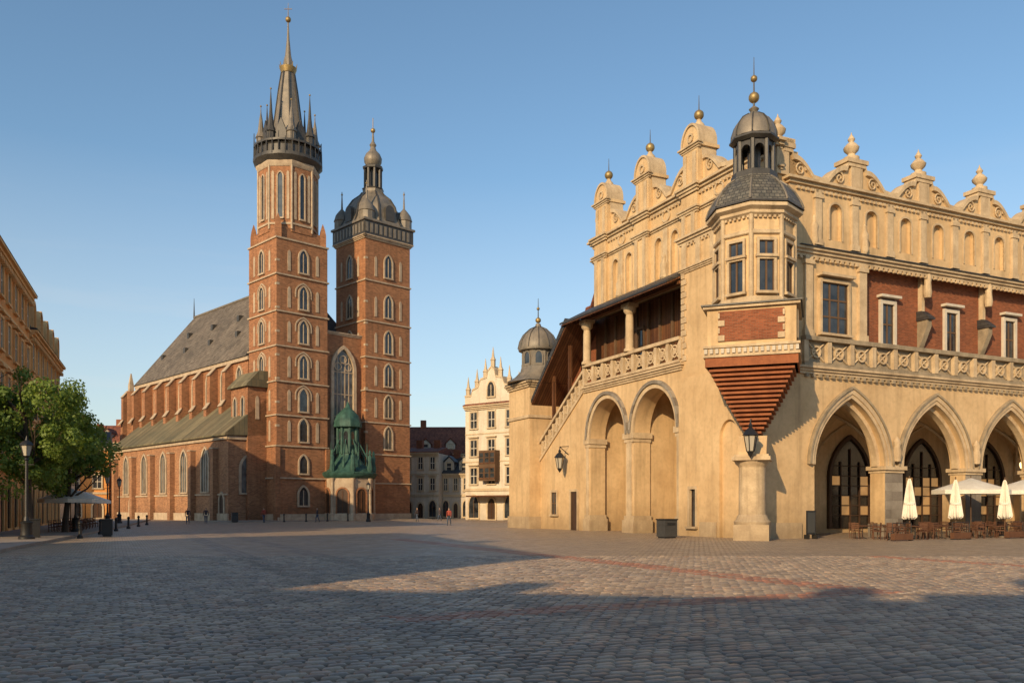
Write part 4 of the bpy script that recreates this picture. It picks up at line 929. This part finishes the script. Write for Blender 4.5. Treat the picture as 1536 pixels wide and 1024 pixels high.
def chair(x,y,a):
    q=Obj('cafe_chair',(x,y,0)); F=Fr((0,0),(math.cos(a),math.sin(a)),(-math.sin(a),math.cos(a)))
    for i in (-.2,.2):
        for j in (-.2,.2): bar(q,'leg','wicker',F(i,0,j),F(i*.95,.45 if j>0 else .92,j*.95-(0 if j>0 else .06)),.022,n=5)
    box(q,'seat','wicker',F,-.23,.23,.43,.47,-.22,.23)
    for z in (.55,.65,.75,.85): box(q,'back_slat','wicker',F,-.2,.2,z,z+.06,-.25,-.22)
    for i in (-.22,.22): box(q,'armrest','wicker',F,i-.025,i+.025,.66,.69,-.22,.2); bar(q,'armrest','wicker',F(i,.45,.17),F(i,.67,.17),.018,n=5)
    q.done()
for i in range(10):
    for j in range(2):
        s=6.0+i*1.95+R.uniform(-.15,.15); d=2.3+j*1.9+R.uniform(-.2,.2); x,y=cafe(s,d); table(x,y)
        b=R.uniform(0,6)
        for k in range(3):
            a=b+k*2*math.pi/3; chair(x+.72*math.cos(a),y+.72*math.sin(a),a+math.pi/2)
for i in range(4):
    q=Obj('cafe_planter',(*cafe(5.4+i*4.6,5.3),0)); F=Fr((0,0),V,nU); box(q,'trough','wicker',F,-.7,.7,.05,.4,-.13,.13)
    for s in (-.65,.65): box(q,'foot','iron',F,s-.05,s+.05,0,.05,-.12,.12)
    for s in (-.7,.7): bar(q,'rail','iron',F(s,.4,0),F(s,.95,0),.02)
    bar(q,'rail','iron',F(-.7,.95,0),F(.7,.95,0),.02); bar(q,'rail','iron',F(-.7,.7,0),F(.7,.7,0),.014)
    q.done()
for x,y in ((-30.0,58),(-32.5,62.5),(-34.2,67.5),(-36.5,73)): umb_open(x,y,3.1,2.0)
for k in range(8):
    x=-30.2-k*.9; y=57.5+k*2.3; table(x,y); chair(x+.7,y,math.pi*1.5); chair(x-.7,y,-math.pi/2)
# ------------------------------------------------------------------ TREES
def tree(x,y,h,cr,cz,seed,nleaf=9000,sx=1.0):
    r=random.Random(seed); q=Obj('linden_tree',(x,y,0))
    prev=Vector((0,0,0)); rad=.22
    pts=[prev]
    for i in range(5):
        nx=prev+Vector((r.uniform(-.12,.12),r.uniform(-.12,.12),h*.13)); bar(q,'trunk','bark',prev,nx,rad,rad*.86,9); prev=nx; rad*=.86; pts.append(prev)
    for i in range(15):
        b=pts[r.choice((2,3,4,5))]; a=r.uniform(0,6.28); L_=r.uniform(.5,.95)*cr
        p=b+Vector((math.cos(a)*L_*.55*sx,math.sin(a)*L_*.55,L_*r.uniform(.3,.7))); e=p+Vector((math.cos(a+r.uniform(-.6,.6))*L_*.45*sx,math.sin(a)*L_*.45,L_*r.uniform(.1,.7)))
        bar(q,'limb','bark',b,p,.09,.05,6); bar(q,'limb','bark',p,e,.05,.02,5)
        for k in range(2):
            e2=p+Vector((r.uniform(-1,1),r.uniform(-1,1),r.uniform(0,1))).normalized()*L_*.5; bar(q,'limb','bark',p,e2,.03,.01,4)
    cl=[]
    for k in range(75):
        while True:
            v=Vector((r.uniform(-1,1),r.uniform(-1,1),r.uniform(-1,1)))
            if .25<v.length<1: break
        cl.append((Vector((v.x*cr*sx,v.y*cr,cz+v.z*(h-cz)*(.95 if v.z>0 else .8)*(1-.25*abs(v.x)))),r.uniform(.35,.85)*cr*.36))
    vs=[];fs=[]
    for i in range(nleaf):
        c,rr=r.choice(cl); d=Vector((r.gauss(0,1),r.gauss(0,1),r.gauss(0,.8))).normalized()*rr*r.uniform(.3,1)**.5; p=c+d
        nrm=(d.normalized()+Vector((r.uniform(-1,1),r.uniform(-1,1),r.uniform(-.4,1)))).normalized(); u=nrm.orthogonal().normalized(); u=(u*math.cos(i)+nrm.cross(u)*math.sin(i)); w=nrm.cross(u); s=r.uniform(.07,.14)
        k=len(vs); vs+=[tuple(p-u*s),tuple(p+w*s*.6),tuple(p+u*s),tuple(p-w*s*.6)]; fs.append((k,k+1,k+2,k+3))
    q.add('foliage','leaf',vs,fs); q.done()
tree(-27.4,48.5,10.6,3.4,6.2,3,18000); tree(-29.6,56.5,8.6,3.0,5.4,5,12000); tree(-30.6,43.5,8.4,2.6,5.2,8,9000)
# ------------------------------------------------------------------ PEOPLE
def person(x,y,ang,top='cloth',step=.28,h=1.72):
    e=bpy.data.objects.new('walking_person',None); sc.collection.objects.link(e); e.location=(x,y,0); e.rotation_euler=(0,0,ang); e.scale=(h/1.75,)*3
    def skel(nm,pts,ed,m,root=0):
        me=bpy.data.meshes.new(nm); me.from_pydata([p[:3] for p in pts],ed,[]); me.materials.append(M[m]); ob=bpy.data.objects.new(nm,me); sc.collection.objects.link(ob); ob.parent=e
        ob.modifiers.new('s','SKIN'); sv=me.skin_vertices[0].data
        for i,p in enumerate(pts): rr=p[3]; sv[i].radius=(rr,rr*(p[4] if len(p)>4 else 1))
        sv[root].use_root=True; s=ob.modifiers.new('d','SUBSURF'); s.levels=1; s.render_levels=1
    skel('trousers',[(0,0,.95,.15,.75),(.1,0,.85,.10),(.1,step*.6,.5,.07),(.1,step*.55,.1,.05),(-.1,0,.85,.10),(-.1,-step*.3,.48,.07),(-.1,-step,.12,.05)],[(0,1),(1,2),(2,3),(0,4),(4,5),(5,6)],'jeans')
    skel('jacket',[(0,0,.95,.16,.75),(0,0,1.2,.15,.75),(0,0,1.42,.15,.6),(.2,0,1.42,.065),(.25,-step*.4,1.15,.05),(.25,-step*.2,.9,.04),(-.2,0,1.42,.065),(-.25,step*.4,1.15,.05),(-.25,step*.7,.92,.04)],[(0,1),(1,2),(2,3),(3,4),(4,5),(2,6),(6,7),(7,8)],top)
    skel('head',[(0,0,1.45,.05),(0,.01,1.54,.05),(0,.02,1.63,.085,1.15),(0,.01,1.72,.07)],[(0,1),(1,2),(2,3)],'skin')
    skel('hair',[(0,-.03,1.64,.08),(0,-.01,1.72,.08)],[(0,1)],'bark')
    for sx_,dy in ((.25,-step*.2),(-.25,step*.7)):
        for k in range(5):
            skel('finger',[(sx_+(k-2)*.014,dy,.9,.012),(sx_+(k-2)*.018,dy+.01,.84,.008),(sx_+(k-2)*.018,dy+.02,.8 if k else .84,.006)],[(0,1),(1,2)],'skin')
    for sx_,dy,z in ((.1,step*.55,.05),(-.1,-step,.06)):
        skel('shoe',[(sx_,dy-.05,z,.05),(sx_,dy+.14,z-.01,.04)],[(0,1)],'iron')
person(-6.2,84,2.9,'red'); person(-33.0,92,.4); person(-34.2,90,3.4); person(-12,108,1.2,'cloth'); person(-23.5,103,1.9); person(-28.5,98,1.0,'red'); person(-9.5,112,2.2)
# ------------------------------------------------------------------ LIGHT / SKY
SD=Vector((-.47,-.88,0)).normalized(); EL=math.radians(21.5)
sd=Vector((SD.x*math.cos(EL),SD.y*math.cos(EL),math.sin(EL)))
ld=bpy.data.lights.new('sun','SUN'); ld.energy=4.9; ld.angle=math.radians(.5); ld.color=(1,.72,.41)
lo=bpy.data.objects.new('sun',ld); sc.collection.objects.link(lo); lo.rotation_euler=(-sd).to_track_quat('-Z','Y').to_euler(); lo.location=(-20,-40,60)
w=bpy.data.worlds.new('World'); sc.world=w; w.use_nodes=True; nt=w.node_tree; bg=nt.nodes['Background']
sk=N(nt,'ShaderNodeTexSky'); sk.sky_type='NISHITA'; sk.sun_disc=False; sk.sun_elevation=EL; sk.sun_rotation=math.atan2(SD.x,SD.y); sk.air_density=1.0; sk.dust_density=.8; sk.ozone_density=1.5
tcn=N(nt,'ShaderNodeTexCoord'); v=scalev(nt,tcn.outputs['Generated'],(1.2,1.2,11)); cn=noise(nt,v,1.8,7,.55)
cf=rng(nt,cn,.54,.78,0,.38)
sp=N(nt,'ShaderNodeSeparateXYZ'); L(nt,tcn.outputs['Generated'],sp.inputs[0]); hz=rng(nt,sp.outputs[2],.05,.36,1,0)
mu=N(nt,'ShaderNodeMath',operation='MULTIPLY'); L(nt,cf,mu.inputs[0]); L(nt,hz,mu.inputs[1])
haze=rng(nt,sp.outputs[2],0,.36,.6,0)
base=mix(nt,1,sk.outputs[0],(.95,1.09,1.10),'MULTIPLY')
base=mix(nt,haze,base,(4.6,4.5,4.45))
L(nt,mix(nt,mu.outputs[0],base,(5.6,5.2,4.9)),bg.inputs[0]); bg.inputs[1].default_value=.15
# ------------------------------------------------------------------ CAMERA
cd=bpy.data.cameras.new('camera'); cam=bpy.data.objects.new('camera',cd); sc.collection.objects.link(cam)
cam.location=(0,0,1.8); cam.rotation_euler=(math.radians(90),0,0); cd.lens=30; cd.sensor_width=36; cd.shift_y=.1615; cd.clip_end=4000; cd.clip_start=.1
sc.camera=cam
sc.view_settings.view_transform='Standard'; sc.view_settings.look='None'; sc.view_settings.exposure=0
